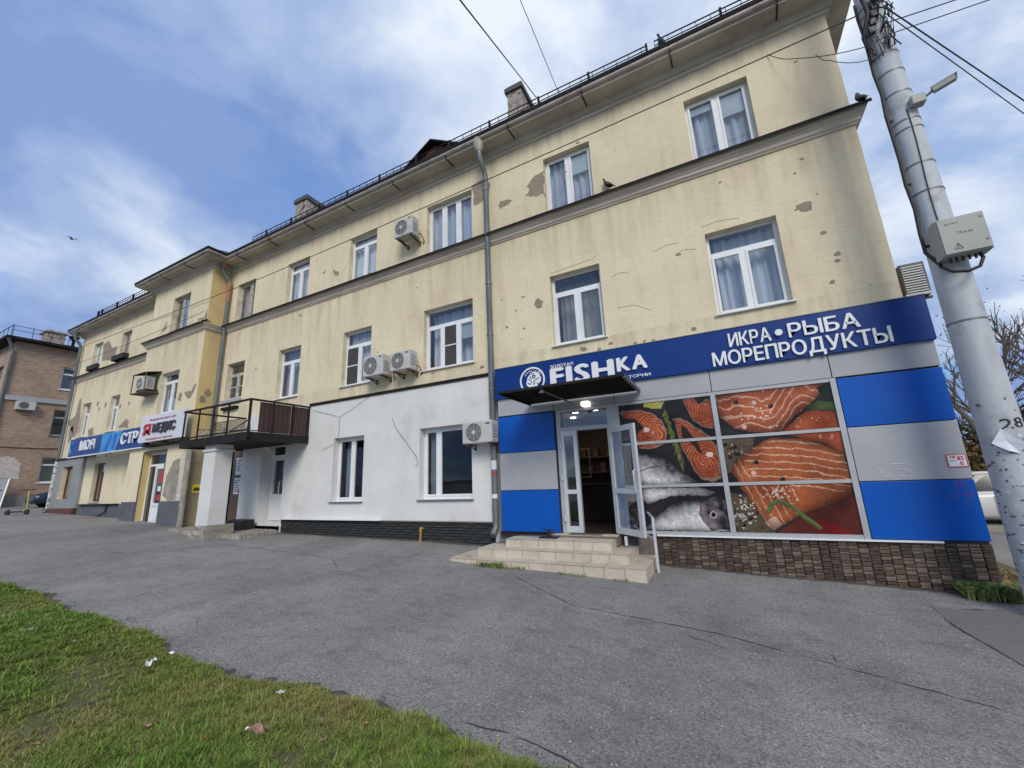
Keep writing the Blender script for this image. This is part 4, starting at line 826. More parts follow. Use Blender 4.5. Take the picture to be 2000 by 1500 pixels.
def paint(X, Z):
    n1 = vnoise(X,Z,4,1); n2 = vnoise(X,Z,14,2); n3 = vnoise(X,Z,40,3)
    X0, Z0 = X.copy(), Z.copy(); SHM = []
    X = X + (n2-.5)*.03; Z = Z + (vnoise(X0,Z0,14,9)-.5)*.03
    C = np.zeros(X.shape+(3,)); C[:] = (.030,.026,.028); C *= (.5+1.1*n1)[...,None]
    def put(m, col): C[m] = (np.asarray(col)*np.ones(X.shape+(3,)))[m] if np.ndim(col) < 3 else col[m]
    def lerp(a, b, t): return np.asarray(a)*(1-t[...,None]) + np.asarray(b)*t[...,None]
    tex = np.clip(.5*n2+.5*n3,0,1)
    # board at the bottom centre
    put(inpoly(X,Z,[(0,1.2),(.4,1.1),(.6,.5),(0,.5)]), lerp((.10,.075,.045),(.17,.13,.08),tex))
    put(inpoly(X,Z,[(0,2.1),(.5,2.1),(.45,1.6),(0,1.5)]), lerp((.12,.09,.06),(.2,.15,.10),tex))
    # whole fish, pale bellies with dark backs
    for P, cx, cz, ang in (([(-1.46,1.94),(-1.01,1.89),(-.69,1.59),(-.46,1.36),(-.85,1.33),(-1.46,1.36)],-1.3,1.5,-.55), ([(-1.46,1.3),(-.43,1.29),(-.2,1.2),(-.35,1.13),(-.66,1.16),(-.99,1.13),(-1.35,1.01),(-1.46,1.1)],-1.3,1.2,-.1), ([(-1.45,.57),(-1.21,.8),(-.89,1.05),(-.56,1.07),(-.36,1.0),(-.07,.91),(-.06,.55),(-.52,.55)],-1.0,.6,.3)):
        m = inpoly(X,Z,P); t = (X-cx)*math.cos(ang+1.57)+(Z-cz)*math.sin(ang+1.57)
        c = lerp((.66,.65,.63),(.05,.05,.055),np.clip(t*3.4-.30+.35*(n2-.5)+.6*(n1-.5),0,1)); c = c*(.9+.2*n3)[...,None]*(.7+.5*n1)[...,None]; put(m,c); SHM.append((m,9,.25))
    m = inpoly(X,Z,[(-.46,1.02),(-.24,1.12),(-.07,1.06),(-.06,.58),(-.36,.57),(-.51,.83)]); put(m, lerp((.035,.033,.04),(.30,.24,.25),np.clip(n2*1.6-.5,0,1)))
    m = (X+.28)**2+(Z-.82)**2 < .0035; put(m,(.5,.48,.45)); m = (X+.28)**2+(Z-.82)**2 < .0014; put(m,(.01,.01,.01))
    m = np.abs(Z-(1.62+.10*np.sin((X+1.4)*2.5))) < .012; m &= (X < -.85); put(m,(.12,.11,.10))
    # steaks
    OR1, OR2 = (.50,.095,.025), (.26,.035,.012)
    def steak(P, hole, cx, cz, k):
        m = inpoly(X,Z,P); th = np.arctan2(Z-cz,X-cx); rad = np.hypot(X-cx,Z-cz)
        s = np.sin(rad*120+th*k+9*n1+2.5*n2); c = lerp(OR2,OR1,tex); c = c*(1-.7*np.clip((s-.35)*1.4+.5*(n2-.5),0,1))[...,None]+np.array((.72,.38,.24))*(.7*np.clip((s-.35)*1.4+.5*(n2-.5),0,1))[...,None]*(.55+.8*n1)[...,None]
        put(m,c); SHM.append((m,6,.45))
        Pc = np.array(P); ctr = Pc.mean(0); inner = [tuple(ctr+(q-ctr)*.93) for q in Pc]
        put(m & ~inpoly(X,Z,inner), lerp((.55,.36,.25),(.40,.30,.25),tex))
        if hole: put(inpoly(X,Z,hole),(.035,.022,.020))
    steak([(-1.71,2.73),(-1.62,2.79),(-1.32,2.77),(-1.09,2.68),(-.92,2.52),(-.86,2.27),(-.94,2.08),(-1.16,2.0),(-1.4,2.04),(-1.42,2.19),(-1.4,2.34),(-1.26,2.4),(-1.41,2.59),(-1.61,2.64)], None, -1.12, 2.33, 6)
    steak([(-.75,2.53),(-.61,2.55),(-.41,2.4),(-.18,2.19),(-.06,1.97),(-.06,1.43),(-.21,1.36),(-.41,1.44),(-.54,1.7),(-.64,1.99),(-.69,2.25),(-.69,2.45)], [(-.61,2.41),(-.51,2.33),(-.4,2.16),(-.31,1.85),(-.37,1.9),(-.51,2.1),(-.62,2.17)], -.3, 1.72, 5)
    steak([(-.53,2.89),(-.35,2.89),(-.25,2.76),(-.09,2.84),(-.04,2.6),(-.04,2.29),(-.24,2.33),(-.4,2.47),(-.48,2.69)], None, -.15, 2.62, 4)
    put((X+.21)**2+(Z-1.84)**2 < .0025, (.8,.68,.6)); put((X+1.22)**2+(Z-2.37)**2 < .003, (.8,.62,.55))
    put(inpoly(X,Z,[(-1.23,2.81),(-1.08,2.75),(-.91,2.75),(-.83,2.9),(-1.2,2.9)]), lerp((.35,.33,.05),(.55,.52,.16),tex))
    # rosemary
    for k in range(70):
        t = k/70; x = -.87+.21*t+.02*math.sin(k); z = 2.72-1.05*t; a = rg.uniform(-.6,.6); L = rg.uniform(.05,.13)
        ux, uz = math.sin(a), -math.cos(a); d = np.abs((X0-x)*uz-(Z0-z)*ux); s = (X0-x)*ux+(Z0-z)*uz
        put((d < .007) & (s > 0) & (s < L), (.12+.15*rg.rand(),.15+.14*rg.rand(),.06))
    # fillets
    m = inpoly(X,Z,[(.02,2.86),(.62,2.9),(1.64,2.9),(1.62,2.82),(1.51,2.68),(1.14,2.38),(.94,2.18),(.69,2.14),(.23,2.27),(.05,2.49)])
    c = lerp((.33,.075,.03),(.50,.15,.065),n1); s = np.sin((Z*1.0+.22*np.sin(X*3.2)+.10*np.sin(X*8+1))*40+5*n1+1.5*n2); c = np.where((s > .80)[...,None], lerp((.66,.34,.22),(.76,.48,.36),n3), c); put(m,c); SHM.append((m,14,.35))
    m = inpoly(X,Z,[(1.3,2.47),(1.7,2.41),(1.7,1.7),(1.46,1.91),(.9,2.14),(1.13,2.31)]); put(m, lerp((.34,.065,.022),(.48,.125,.05),n1)); SHM.append((m,8,.5))
    FB = [(.43,1.89),(.74,2.07),(1.22,2.01),(1.67,1.75),(1.7,1.5),(1.7,1.1),(1.03,.85),(.57,.60),(.42,.80),(.27,1.12),(.08,1.56),(.16,1.69)]
    m = inpoly(X,Z,FB); c = lerp((.30,.065,.018),(.50,.155,.058),np.clip(.6*n1+.5*vnoise(X,Z*.3,60,6),0,1))
    u = Z + .16*(X-.4) - .05*np.sin((X-.4)*2.4); u = u+.02*(n1-.5)+.012*(n2-.5); s = np.abs(((u*8.6) % 1)-.5); up_ = (X > .32+.35*(1.9-Z)*0+.12*np.maximum(0,1.7-Z)) & (Z > 1.28-.1*(X-.5))
    c = np.where((up_ & (s < .085+.03*(n2-.5)))[...,None], lerp((.62,.34,.21),(.76,.50,.37),n3), c)
    v = X + .36*(Z-1.2); s2 = np.abs(((v*8.2) % 1)-.5); lo = (~up_) & (X < 1.0-.2*(1.2-Z))
    c = np.where((lo & (s2 < .085))[...,None], lerp((.58,.30,.18),(.72,.45,.33),n3), c)
    sh_ = np.clip((X-1.0+(1.1-Z)*.9)*1.3,0,1); sh_ = np.where(Z < 1.3, sh_, 0); c = c*(1-.75*sh_)[...,None]
    put(m,c); SHM.append((m,14,.35))
    put(inpoly(X,Z,[(.45,.72),(.57,.6),(.7,.68),(.62,.8)]), (.70,.45,.33))
    put(inpoly(X,Z,[(.6,.55),(1.05,.85),(1.7,1.1),(1.7,.5),(.6,.5)]), lerp((.10,.02,.015),(.16,.035,.025),n1))
    put(inpoly(X,Z,[(1.31,2.51),(1.5,2.6),(1.7,2.55),(1.7,2.43),(1.4,2.46)]), lerp((.05,.10,.03),(.12,.17,.06),n2))
    put(inpoly(X,Z,[(1.5,2.82),(1.7,2.9),(1.7,2.6),(1.55,2.68)]), (.02,.03,.02))
    blr = lambda m, k: box_blur(m.astype('f'), k)
    shd = np.ones(X.shape)
    for m_, k_, lo_ in SHM:
        b_ = np.clip((blr(m_, k_)-.42)/.5,0,1); shd = np.where(m_, lo_+(1-lo_)*b_, shd*(1-.45*np.clip(blr(m_, k_+3)*1.6,0,1)*(~m_)))
    C *= shd[...,None]
    # chili
    put(inpoly(X,Z,[(1.1,.74),(1.2,.76),(1.38,.70),(1.6,.52),(1.1,.52)]), lerp((.16,.008,.008),(.26,.02,.015),n1))
    st = [(.53,.87),(.59,.99),(.71,1.04),(.87,.95),(1.02,.79),(1.18,.64)]
    for (a, b), (c_, d) in zip(st, st[1:]):
        for t in np.linspace(0,1,14): put((X0-a-(c_-a)*t)**2+(Z0-b-(d-b)*t)**2 < .0011, (.10,.15,.045))
        for t in np.linspace(0,1,14): put((X0-a-(c_-a)*t-.005)**2+(Z0-b-(d-b)*t-.014)**2 < .00016, (.17,.22,.08))
    # salt and pepper
    for (cx, cz, sx, sz, n, cols) in ((.16,.85,.18,.26,110,((.78,.74,.68),(.7,.66,.6),(.02,.015,.015))), (.17,1.9,.15,.14,60,((.65,.6,.52),(.03,.02,.02),(.08,.03,.025))), (.72,1.18,.22,.1,46,((.88,.72,.64),)), (.66,2.5,.28,.2,40,((.85,.68,.6),)), (1.3,2.3,.3,.05,8,((.85,.6,.5),))):
        for k in range(n):
            x = rg.normal(cx,sx*.55); z = rg.normal(cz,sz*.55); r = rg.uniform(.005,.014); put((X0-x)**2+(Z0-z)**2 < r*r, cols[rg.randint(len(cols))])
    for x, z in ((.33,2.72),(.83,2.59),(.48,1.67),(.81,1.38),(.06,2.0),(.2,1.94),(.22,1.83),(.11,1.78),(.15,.66),(.26,.77)):
        put((X0-x)**2+(Z0-z)**2 < .0013, (.015,.01,.01)); put((X0-x+.01)**2+(Z0-z-.012)**2 < .0001, (.2,.15,.14))
    for x, z in ((.42,1.5),(.40,2.28),(.6,2.68)): put((X0-x)**2+(Z0-z)**2 < .0013, (.72,.50,.40))
    fib = .86+.28*vnoise(X*.35+Z*.2, Z-X*.25, 95, 17); L_ = np.clip(C*(.62+.36*n1+.16*n3)[...,None]*fib[...,None],0,1); gl_ = np.clip(vnoise(X0,Z0,7,31)*vnoise(X0,Z0,19,32)-.62,0,1)*1.4; return np.clip(L_**1.06+gl_[...,None]*np.array((.9,.75,.65))*(C.sum(-1) > .35)[...,None],0,1)
def box_blur(a, k):
    for ax in (0,1):
        for _ in range(2):
            p = np.concatenate([np.repeat(np.take(a,[0],ax),k+1,ax), a, np.repeat(np.take(a,[-1],ax),k,ax)], ax); c = np.cumsum(p, ax)
            n_ = a.shape[ax]; a = (np.take(c,range(2*k+1,2*k+1+n_),ax)-np.take(c,range(0,n_),ax))/(2*k+1)
    return a
PXS, PZS = np.linspace(-1.75,1.73,410), np.linspace(.52,2.92,283)
PAINT = paint(*np.meshgrid(PXS, PZS))
def film(x0, x1, z0, z1, parent):
    st = .0085; nx, nz = int((x1-x0)/st)+1, int((z1-z0)/st)+1
    gx, gz = np.meshgrid(np.linspace(x0,x1,nx), np.linspace(z0,z1,nz)); ii = np.clip(np.rint((gx+1.75)/3.48*409),0,409).astype(int); jj = np.clip(np.rint((gz-.52)/2.4*282),0,282).astype(int); col = PAINT[jj,ii].reshape(-1,3)
    me = bpy.data.meshes.new('printed_film'); off = wofs(parent)
    vs = np.stack([gx.ravel()-off.x, np.full(gx.size,FY-.002-off.y), gz.ravel()-off.z],1).astype('f')
    i = np.arange(nx-1)[None,:]+np.arange(nz-1)[:,None]*nx; q = np.stack([i,i+1,i+nx+1,i+nx],-1).reshape(-1)
    nf = (nx-1)*(nz-1)
    me.vertices.add(len(vs)); me.vertices.foreach_set('co', vs.ravel()); me.loops.add(nf*4); me.loops.foreach_set('vertex_index', q.astype('i'))
    me.polygons.add(nf); me.polygons.foreach_set('loop_start', np.arange(0,nf*4,4,dtype='i')); me.polygons.foreach_set('loop_total', np.full(nf,4,'i'))
    me.update(calc_edges=True)
    a = me.color_attributes.new('col','FLOAT_COLOR','POINT'); a.data.foreach_set('color', np.concatenate([col,np.ones((len(col),1))],1).astype('f').ravel())
    me.materials.append(M['poster']); o = bpy.data.objects.new('printed_film', me); COL.objects.link(o); o.parent = parent; return o
for x0_, x1_ in ((-1.72,-.06),(.02,1.70)):
    for z0_, z1_ in ((.545,1.304),(1.356,2.099),(2.151,2.89)): film(x0_, x1_, z0_, z1_, shopw)

# shop door set
DX0, DX1 = -3.05, -1.78
df = MB().box(DX0,DX0+.09,-.14,.02,.47,2.945).box(-1.96,-1.78,-.14,.02,.47,2.945).box(DX0+.09,-1.96,-.14,.02,2.48,2.56).box(DX0+.09,-1.96,-.14,.02,2.88,2.945).build('shop_door', 'alu', B)
MB().box(DX0+.09,-1.96,-.07,-.06,2.56,2.88).build('pane', 'glass', df)
MB().box(-2.96,-2.90,-.15,-.07,.48,2.48).box(-2.70,-2.62,-.15,-.07,.48,2.48).box(-2.90,-2.70,-.15,-.07,2.38,2.48).box(-2.90,-2.70,-.15,-.07,.48,.60).box(-2.90,-2.70,-.15,-.07,1.22,1.30).build('fixed_leaf', 'alu_light', df)
MB().box(-2.90,-2.70,-.115,-.108,.60,1.22).build('pane', 'glass', df); MB().box(-2.90,-2.70,-.115,-.108,1.30,2.38).build('pane', 'glass', df)
for z in (.75,1.55,2.2): MB().tube([(-2.98,-.165,z-.06),(-2.98,-.165,z+.06)], .022, 8).build('hinge', 'alu_light', df)
# the open leaf, hinged on the right and swung outwards
hx, hy = -1.97, -.12; ang = math.atan2(-.52, .60); L_ = .80
def leafpt(u, w, z): return (hx+math.cos(ang)*u-math.sin(ang)*w, hy+math.sin(ang)*u+math.cos(ang)*w, z)
def lbox(mb, u0, u1, w0, w1, z0, z1):
    P = [leafpt(u,w,z) for z in (z0,z1) for u,w in ((u0,w0),(u1,w0),(u1,w1),(u0,w1))]
    return mb.add(P, [(0,3,2,1),(4,5,6,7),(0,1,5,4),(1,2,6,5),(2,3,7,6),(3,0,4,7)])
lm = MB()
for u0, u1, z0_, z1_ in ((0,.10,.49,2.47),(.70,.80,.49,2.47),(.10,.70,2.37,2.47),(.10,.70,.49,.60),(.10,.70,1.22,1.31)): lbox(lm,u0,u1,-.025,.025,z0_,z1_)
lm.build('open_leaf', 'alu_light', df)
for z0_, z1_ in ((.60,1.22),(1.31,2.37)): lbox(MB(),.095,.705,-.004,.004,z0_,z1_).build('pane', 'glass', df)
MB().tube([leafpt(.75,-.03,1.25),leafpt(.75,-.08,1.27),leafpt(.75,-.08,1.62),leafpt(.75,-.03,1.64)], .014, 6).build('door_handle', 'alu_light', df)
lbox(MB(),.72,.80,.025,.05,1.2,1.26).build('door_lock', 'black', df)

# shop sign
SG = thing('shop_sign', 'long navy blue fascia sign with white raised letters over the fish shop', 'sign', (-.7,-.2,3.7))
MB().bevbox(-4.47,3.06,-.215,.0,3.34,4.05,.008).build('sign_board', 'sign_navy', SG)
MB().box(-4.47,3.06,-.225,-.0,4.051,4.066).build('sign_trim', 'galv', SG)
SY = -.216
def sl_(t, a, b, c, d, **k): glyphs(t, a, b, c, d, SY, 'white', SG, **k)
sl_('FISH', -3.08, -1.70, 3.47, 3.84, bold=.05, depth=.035); sl_('KA', -1.645, -1.05, 3.565, 3.84, bold=.05, depth=.035)
sl_('ЗОЛОТАЯ', -3.07, -2.55, 3.855, 3.92, bold=.012, depth=.025, name='small_letter'); sl_('АКВАТОРИИ', -1.79, -1.02, 3.395, 3.45, bold=.012, depth=.025, name='small_letter')
sl_('ИКРА', .37, 1.02, 3.705, 3.94, bold=.02, depth=.03); sl_('РЫБА', 1.27, 2.23, 3.705, 3.94, bold=.02, depth=.03); sl_('МОРЕПРОДУКТЫ', .07, 2.57, 3.39, 3.63, bold=.02, depth=.03)
def disc(mb, cx, cz, r0, r1, y, d, n=32):
    P = []
    for yy in (y, y-d):
        for rr in (r0, r1): P += [(cx+rr*math.cos(2*math.pi*k/n), yy, cz+rr*math.sin(2*math.pi*k/n)) for k in range(n)]
    F = []
    for k in range(n):
        j = (k+1) % n; F += [(2*n+k,2*n+j,3*n+j,3*n+k),(n+k,n+j,3*n+j,3*n+k)] + ([(k,j,2*n+j,2*n+k)] if r0 > 0 else [])
    return mb.add(P, F)
disc(MB(), 1.135, 3.82, 0, .055, SY, .05).build('bullet_dot', 'white', SG)
disc(MB(), -3.51, 3.66, .265, .30, SY, .02, 48).build('emblem_ring', 'white', SG)
e = MB(); e.prism([(-3.66,3.60),(-3.62,3.74),(-3.54,3.83),(-3.45,3.85),(-3.36,3.80),(-3.30,3.70),(-3.31,3.62),(-3.36,3.57),(-3.42,3.60),(-3.38,3.54),(-3.46,3.49),(-3.57,3.50),(-3.63,3.54)], SY-.012, SY); e.build('emblem_fish', 'white', SG)
e = MB(); disc(e, -3.47, 3.74, .02, .045, SY-.012, .004, 20)
for pts in ([(-3.34,3.70),(-3.40,3.68),(-3.46,3.65),(-3.50,3.60)], [(-3.60,3.70),(-3.54,3.66),(-3.55,3.58)], [(-3.62,3.62),(-3.57,3.57)], [(-3.54,3.80),(-3.46,3.81)], [(-3.44,3.60),(-3.49,3.56)], [(-3.57,3.76),(-3.53,3.70)]): e.tube([(x,SY-.013,z) for x,z in pts], .010, 4, smooth=False)
e.build('emblem_lines', 'sign_navy', SG)
e = MB(); disc(e, -3.34, 3.80, .03, .04, SY, .01, 20); e.build('registered_ring', 'white', SG); glyphs('R', -3.355, -3.325, 3.785, 3.815, SY, 'white', SG, .02, .01, 'registered_mark', True)
for k, ch in enumerate('ЗОЛОТАЯ'):
    a = math.radians(140-15*k); cx, cz = -3.51+.215*math.cos(a), 3.66+.215*math.sin(a); glyphs(ch, cx-.018, cx+.018, cz-.018, cz+.022, SY, 'white', SG, .01, .008, 'emblem_letter', True)
for x0_, x1_ in ((-3.68,-3.60),(-3.42,-3.34)): e = MB(); e.prism([(x0_,3.43),(x1_,3.43),(x1_-.01,3.47),((x0_+x1_)/2,3.485),(x0_+.01,3.47)], SY-.01, SY); e.build('emblem_wave', 'white', SG)

# canopy over the door
AW = thing('door_canopy', 'flat dark corrugated metal canopy above the open shop door', 'canopy', (-2.45,-.2,3.12))
def cz_(y): return 3.135 + (-y-.2)*.012
for k in range(6):
    y0_ = -.2-.235*k; y1_ = y0_-.225
    MB().add([(-3.62,y0_,cz_(y0_)),(-1.25,y0_,cz_(y0_)),(-1.25,y0_-.03,cz_(y0_)+.035),(-3.62,y0_-.03,cz_(y0_)+.035),(-3.62,y1_,cz_(y1_)+.035),(-1.25,y1_,cz_(y1_)+.035),(-3.62,y1_-.01,cz_(y1_)),(-1.25,y1_-.01,cz_(y1_))], [(0,1,2,3),(3,2,5,4),(4,5,7,6)]).build('roof_sheet', 'rail_black', AW)
MB().bar((-1.27,-.2,3.13),(-1.27,-1.6,3.15),.05,.06).build('side_trim', 'galv', AW); MB().bar((-3.6,-.2,3.13),(-3.6,-1.6,3.15),.04,.05).build('frame_bar', 'rail_black', AW)
MB().bar((-3.62,-1.61,3.16),(-1.25,-1.61,3.16),.03,.045).build('front_trim', 'rail_black', AW)
MB().bar((-2.75,-1.55,3.10),(-2.42,-.18,2.93),.025).build('strut', 'galv', AW); MB().prism([(-2.8,3.06),(-2.7,3.06),(-2.75,3.15)], -1.57, -1.52).build('strut_plate', 'galv', AW)
LA = thing('door_lamp', 'lit cream box lamp over the open shop door under the canopy', 'lamp', (-2.36,-.2,2.98))
MB().bevbox(-2.45,-2.27,-.26,-.14,2.94,3.05,.02).build('lamp_shade', 'lamp', LA); MB().box(-2.43,-2.29,-.18,-.13,3.05,3.08).build('lamp_base', 'pvc', LA)

# entrance steps
ES = thing('entrance_steps', 'three cream tiled steps with dark joints before the open shop door', 'steps', (-2.9,-.6,-.05))
steps = [((-4.98,-1.29),-1.31,.13),((-4.52,-1.60),-1.02,.275),((-4.05,-1.95),-.72,.415)]
core = MB()
for (x0_, x1_), yf, zt in steps: core.box(x0_+.012,x1_-.012,yf+.012,-.1,-.4,zt-.012)
core.box(-3.3,-1.9,-.35,-.08,.3,.462); core.build('step_core', 'grout', ES)
def tilebox(x0_, x1_, y0_, y1_, z0_, z1_): 
    j = rnd.uniform(-.002,.002); MB().box(x0_+.004,x1_-.004,y0_+.004+j,y1_-.004+j,z0_+.003+j,z1_-.003+j).build('tile', 'tile', ES)
for s_, ((x0_, x1_), yf, zt) in enumerate(steps):
    zb = (-.25, .115, .26)[s_]; n = round((x1_-x0_)/.335); w = (x1_-x0_)/n
    for k in range(n):
        a = x0_+k*w; b = a+w
        tilebox(a,b,yf,yf+.014,zb,zt-.012)
        yb = yf
        ye = (steps[s_+1][1] if s_ < 2 else -.35)
        tilebox(a,b,yf-.008,ye+.02,zt-.012,zt)
    m_ = max(1, round((-.12-yf)/.34)); d_ = (-.12-yf)/m_
    for k in range(m_):
        tilebox(x1_-.014,x1_,yf+k*d_,yf+(k+1)*d_,zb,zt-.012)
        nx_ = steps[s_+1][0][1] if s_ < 2 else None
        if nx_ is not None: tilebox(nx_-.01,x1_+.004,yf+k*d_+(.3 if k == 0 else 0),yf+(k+1)*d_,zt-.012,zt)
    if s_ < 2:
        nx_ = steps[s_+1][0][0]; tilebox(x0_,nx_+.01,yf+.29,-.4,zt-.012,zt)
for k in range(4): tilebox(-3.2+.32*k,-3.2+.32*(k+1),-.36,-.12,.452,.466)
# handrail
HR = thing('handrail', 'thin white steel handrail post right of the entrance steps', 'handrail', (-1.2,-.45,-.1))
MB().bar((-1.22,-.62,g(-1.2)-.15),(-1.22,-.62,.82),.04).build('post', 'alu_light', HR); MB().bar((-1.22,-.62,.81),(-1.38,-.14,.86),.03).build('rail', 'alu_light', HR); MB().bar((-1.22,-.62,.46),(-1.65,-.14,.62),.022).build('rail', 'alu_light', HR)
MB().bar((-1.78,-.3,.3),(-1.78,-.3,.46),.05).build('foot', 'alu_light', HR)
BS = thing('boot_scraper', 'small black metal boot scraper left of the open shop door', 'boot scraper', (-3.2,-.45,.42))
MB().box(-3.42,-3.05,-.55,-.35,.418,.432).build('base_plate', 'black', BS); MB().box(-3.26,-3.20,-.47,-.43,.432,.56).box(-3.38,-3.08,-.46,-.44,.56,.575).build('blade', 'black', BS)
# inside the shop
CT = thing('shop_counter', 'black shop counter seen through the open doorway', 'counter', (-2.6,2.2,.46))
MB().bevbox(-4.3,-.8,2.0,2.7,.466,1.30,.02).build('counter_body', 'wood_dark', CT); MB().bevbox(-4.35,-.75,1.95,2.75,1.30,1.345,.01).build('counter_top', 'black', CT)
SHF = thing('wall_shelf', 'shelf of goods on the brown wall inside the shop', 'shelf', (-3.6,5,1.4))
MB().box(-5+.6,-1.0,4.75,5.15,1.62,1.66).box(-4.4,-1.0,4.75,5.15,2.1,2.14).build('shelf_board', 'goods', SHF)
for k in range(16): MB().bevbox(-4.35+k*.21,-4.35+k*.21+.16,4.8,5.05,1.66+.48*(k%2),1.66+.48*(k%2)+rnd.uniform(.14,.3),.02).build('packet', 'goods', SHF)
PF = MB()
for a, b, c, d in ((-4.1,-3.4,2.3,2.32),(-4.1,-3.4,1.5,1.52),(-4.1,-4.08,1.52,2.3),(-3.42,-3.4,1.52,2.3)): PF.box(a,b,3.3,3.32,c,d)
PF.build('glass_rack', 'alu', label='thin metal frame rack standing on the black shop counter', cat='rack')
for x, y in ((-3.2,1.7),(-2.75,1.75),(-2.9,2.5),(-3.5,2.6),(-2.3,2.3),(-3.9,3.6)):
    s_ = MB().tube([(x,y,3.27),(x,y,3.285)], .075, 14).build('ceiling_spot', 'spot', label='small round lit spot in the shop ceiling', cat='ceiling light', group='lit spots in the shop ceiling')
# ------------------------------------------------------------------ air conditioners
def ac_unit(name, x0, x1, yw, d, z0, z1, label, tilt=0.0, brackets=True, hood=False, axis=None):
    t = thing('air_conditioner', label, 'air conditioner', ((x0+x1)/2, yw, z0), 'air conditioners on the facades')
    yf, yb = yw-d, yw-d+.30; w = x1-x0; h = z1-z0
    MB().bevbox(x0,x1,yf,yb,z0,z1,.02).build('casing', 'ac', t)
    cx, cz, r = x0+w*.40, z0+h*.5, min(h*.42, w*.34)
    gm = MB(); disc(gm, cx, cz, 0, r, yf-.001, .006, 24); gr_ = gm.build('fan_opening', 'ac_grille', t)
    k = MB()
    for q in range(1, 5): disc(k, cx, cz, r*q/4-.006, r*q/4, yf-.007, .006, 24)
    for q in range(8):
        a = q*math.pi/4; k.bar((cx+.03*math.cos(a),yf-.01,cz+.03*math.sin(a)),(cx+r*math.cos(a),yf-.01,cz+r*math.sin(a)),.005)
    k.build('fan_guard', 'ac', t); m_ = MB(); disc(m_, cx, cz, 0, .05, yf-.008, .008, 12); m_.build('fan_hub', 'ac', t)
    MB().box(x1-w*.2,x1-.05,yf-.004,yf+.001,z1-.09,z1-.05).build('maker_plate', 'ac_grille', t)
    v = MB()
    for q in range(5): v.box(x1-.001,x1+.004,yf+.06,yb-.06,z0+.12+q*.06,z0+.135+q*.06)
    v.build('side_vent', 'ac_grille', t)
    if brackets:
        for x in (x0+.1, x1-.1): MB().bar((x,yf+.02,z0-.02),(x,yw,z0-.02),.035).bar((x,yw-.01,z0-.14),(x,yw-.01,z0),.035).bar((x,yf+.18,z0-.03),(x,yw,z0-.13),.022).build('bracket', 'ac_rust', t)
    MB().tube([(x1-.05,yb,z0+.15),(x1+.06,yb+.03,z0+.1),(x1+.05,yw-.02,z0-.05),(x1+.0,yw-.02,z0-.1)], .014, 6).build('pipe', 'cable', t)
    if hood:
        MB().add([(x0-.15,yf-.1,z1+.1),(x1+.15,yf-.1,z1+.1),(x1+.15,yw,z1+.22),(x0-.15,yw,z1+.22),(x0-.15,yf-.1,z1+.115),(x1+.15,yf-.1,z1+.115),(x1+.15,yw,z1+.235),(x0-.15,yw,z1+.235)], [(0,1,2,3),(4,5,6,7),(0,1,5,4),(1,2,6,5),(3,0,4,7)]).build('hood', 'black_metal', t)
        c_ = MB()
        for x in (x0-.12, x1+.12): c_.bar((x,yf-.06,z0-.12),(x,yf-.06,z1+.1),.03).bar((x,yf-.06,z0-.12),(x,yw,z0-.12),.03)
        c_.box(x0-.15,x1+.15,yf-.08,yw,z0-.14,z0-.11); c_.build('cage', 'ac_rust', t)
    return t
ac_unit('a', -5.22, -4.44, -.05, .42, 2.37, 2.86, 'air conditioner on the white ground-floor wall beside the downpipe')
ac_unit('b', -8.47, -7.75, 0, .46, 4.42, 4.99, 'left one of two air conditioners side by side under a second-floor window')
ac_unit('c', -7.48, -6.82, 0, .46, 4.43, 4.94, 'right one of two air conditioners side by side under a second-floor window')
ac_unit('d', -7.42, -6.78, 0, .5, 8.30, 8.86, 'air conditioner high on the third floor left of a triple window')
ac_unit('e', -20.25, -19.45, YB, .42, 5.5, 6.02, 'old air conditioner in a rusty cage with a sheet hood on the bay', hood=True)
t = thing('air_conditioner', 'air conditioner on the right end wall above the blue sign', 'air conditioner', (2.9,.55,4.2), 'air conditioners on the facades')
MB().bevbox(3.0,3.32,.2,.95,4.18,4.75,.02).build('casing', 'ac_grille', t)
v = MB()
for q in range(11): v.box(3.02,3.28,.185,.2,4.24+q*.043,4.26+q*.043)
v.box(3.0,3.32,.19,.2,4.18,4.22).build('grille', 'ac', t)
MB().bar((2.89,.3,4.15),(3.34,.3,4.15),.04).bar((2.89,.85,4.15),(3.34,.85,4.15),.04).build('bracket', 'ac_rust', t)

# ------------------------------------------------------------------ balcony
bx0, bx1, by = -14.45, -11.07, -1.85
bal = MB().box(bx0,bx1,by,-.05,2.87,2.93).box(bx0,bx1,by-.01,by+.05,2.83,3.06).box(bx1-.05,bx1+.01,by+.05,-.05,2.83,3.06).box(bx0-.01,bx0+.05,by+.05,-.05,2.83,3.06).build('balcony', 'rail_black', B)
for x in (-14.4,-13.6,-12.85,-12.1,bx1-.03): MB().bar((x,by+.02,2.85),(x,by+.02,3.94),.05 if x > -11.5 else .035).build('post', 'rail_black', bal)
for y in (-1.2,-.6,-.08): MB().bar((bx1-.02,y,2.85),(bx1-.02,y,3.94),.035).build('post', 'rail_black', bal)
MB().bar((bx0,by+.02,3.94),(bx1,by+.02,3.94),.05).bar((bx1-.02,by,3.94),(bx1-.02,-.05,3.94),.05).bar((bx0,by,3.94),(bx0,-.05,3.94),.05).bar((bx0,by+.02,3.12),(bx1,by+.02,3.12),.035).build('handrail', 'rail_black', bal)
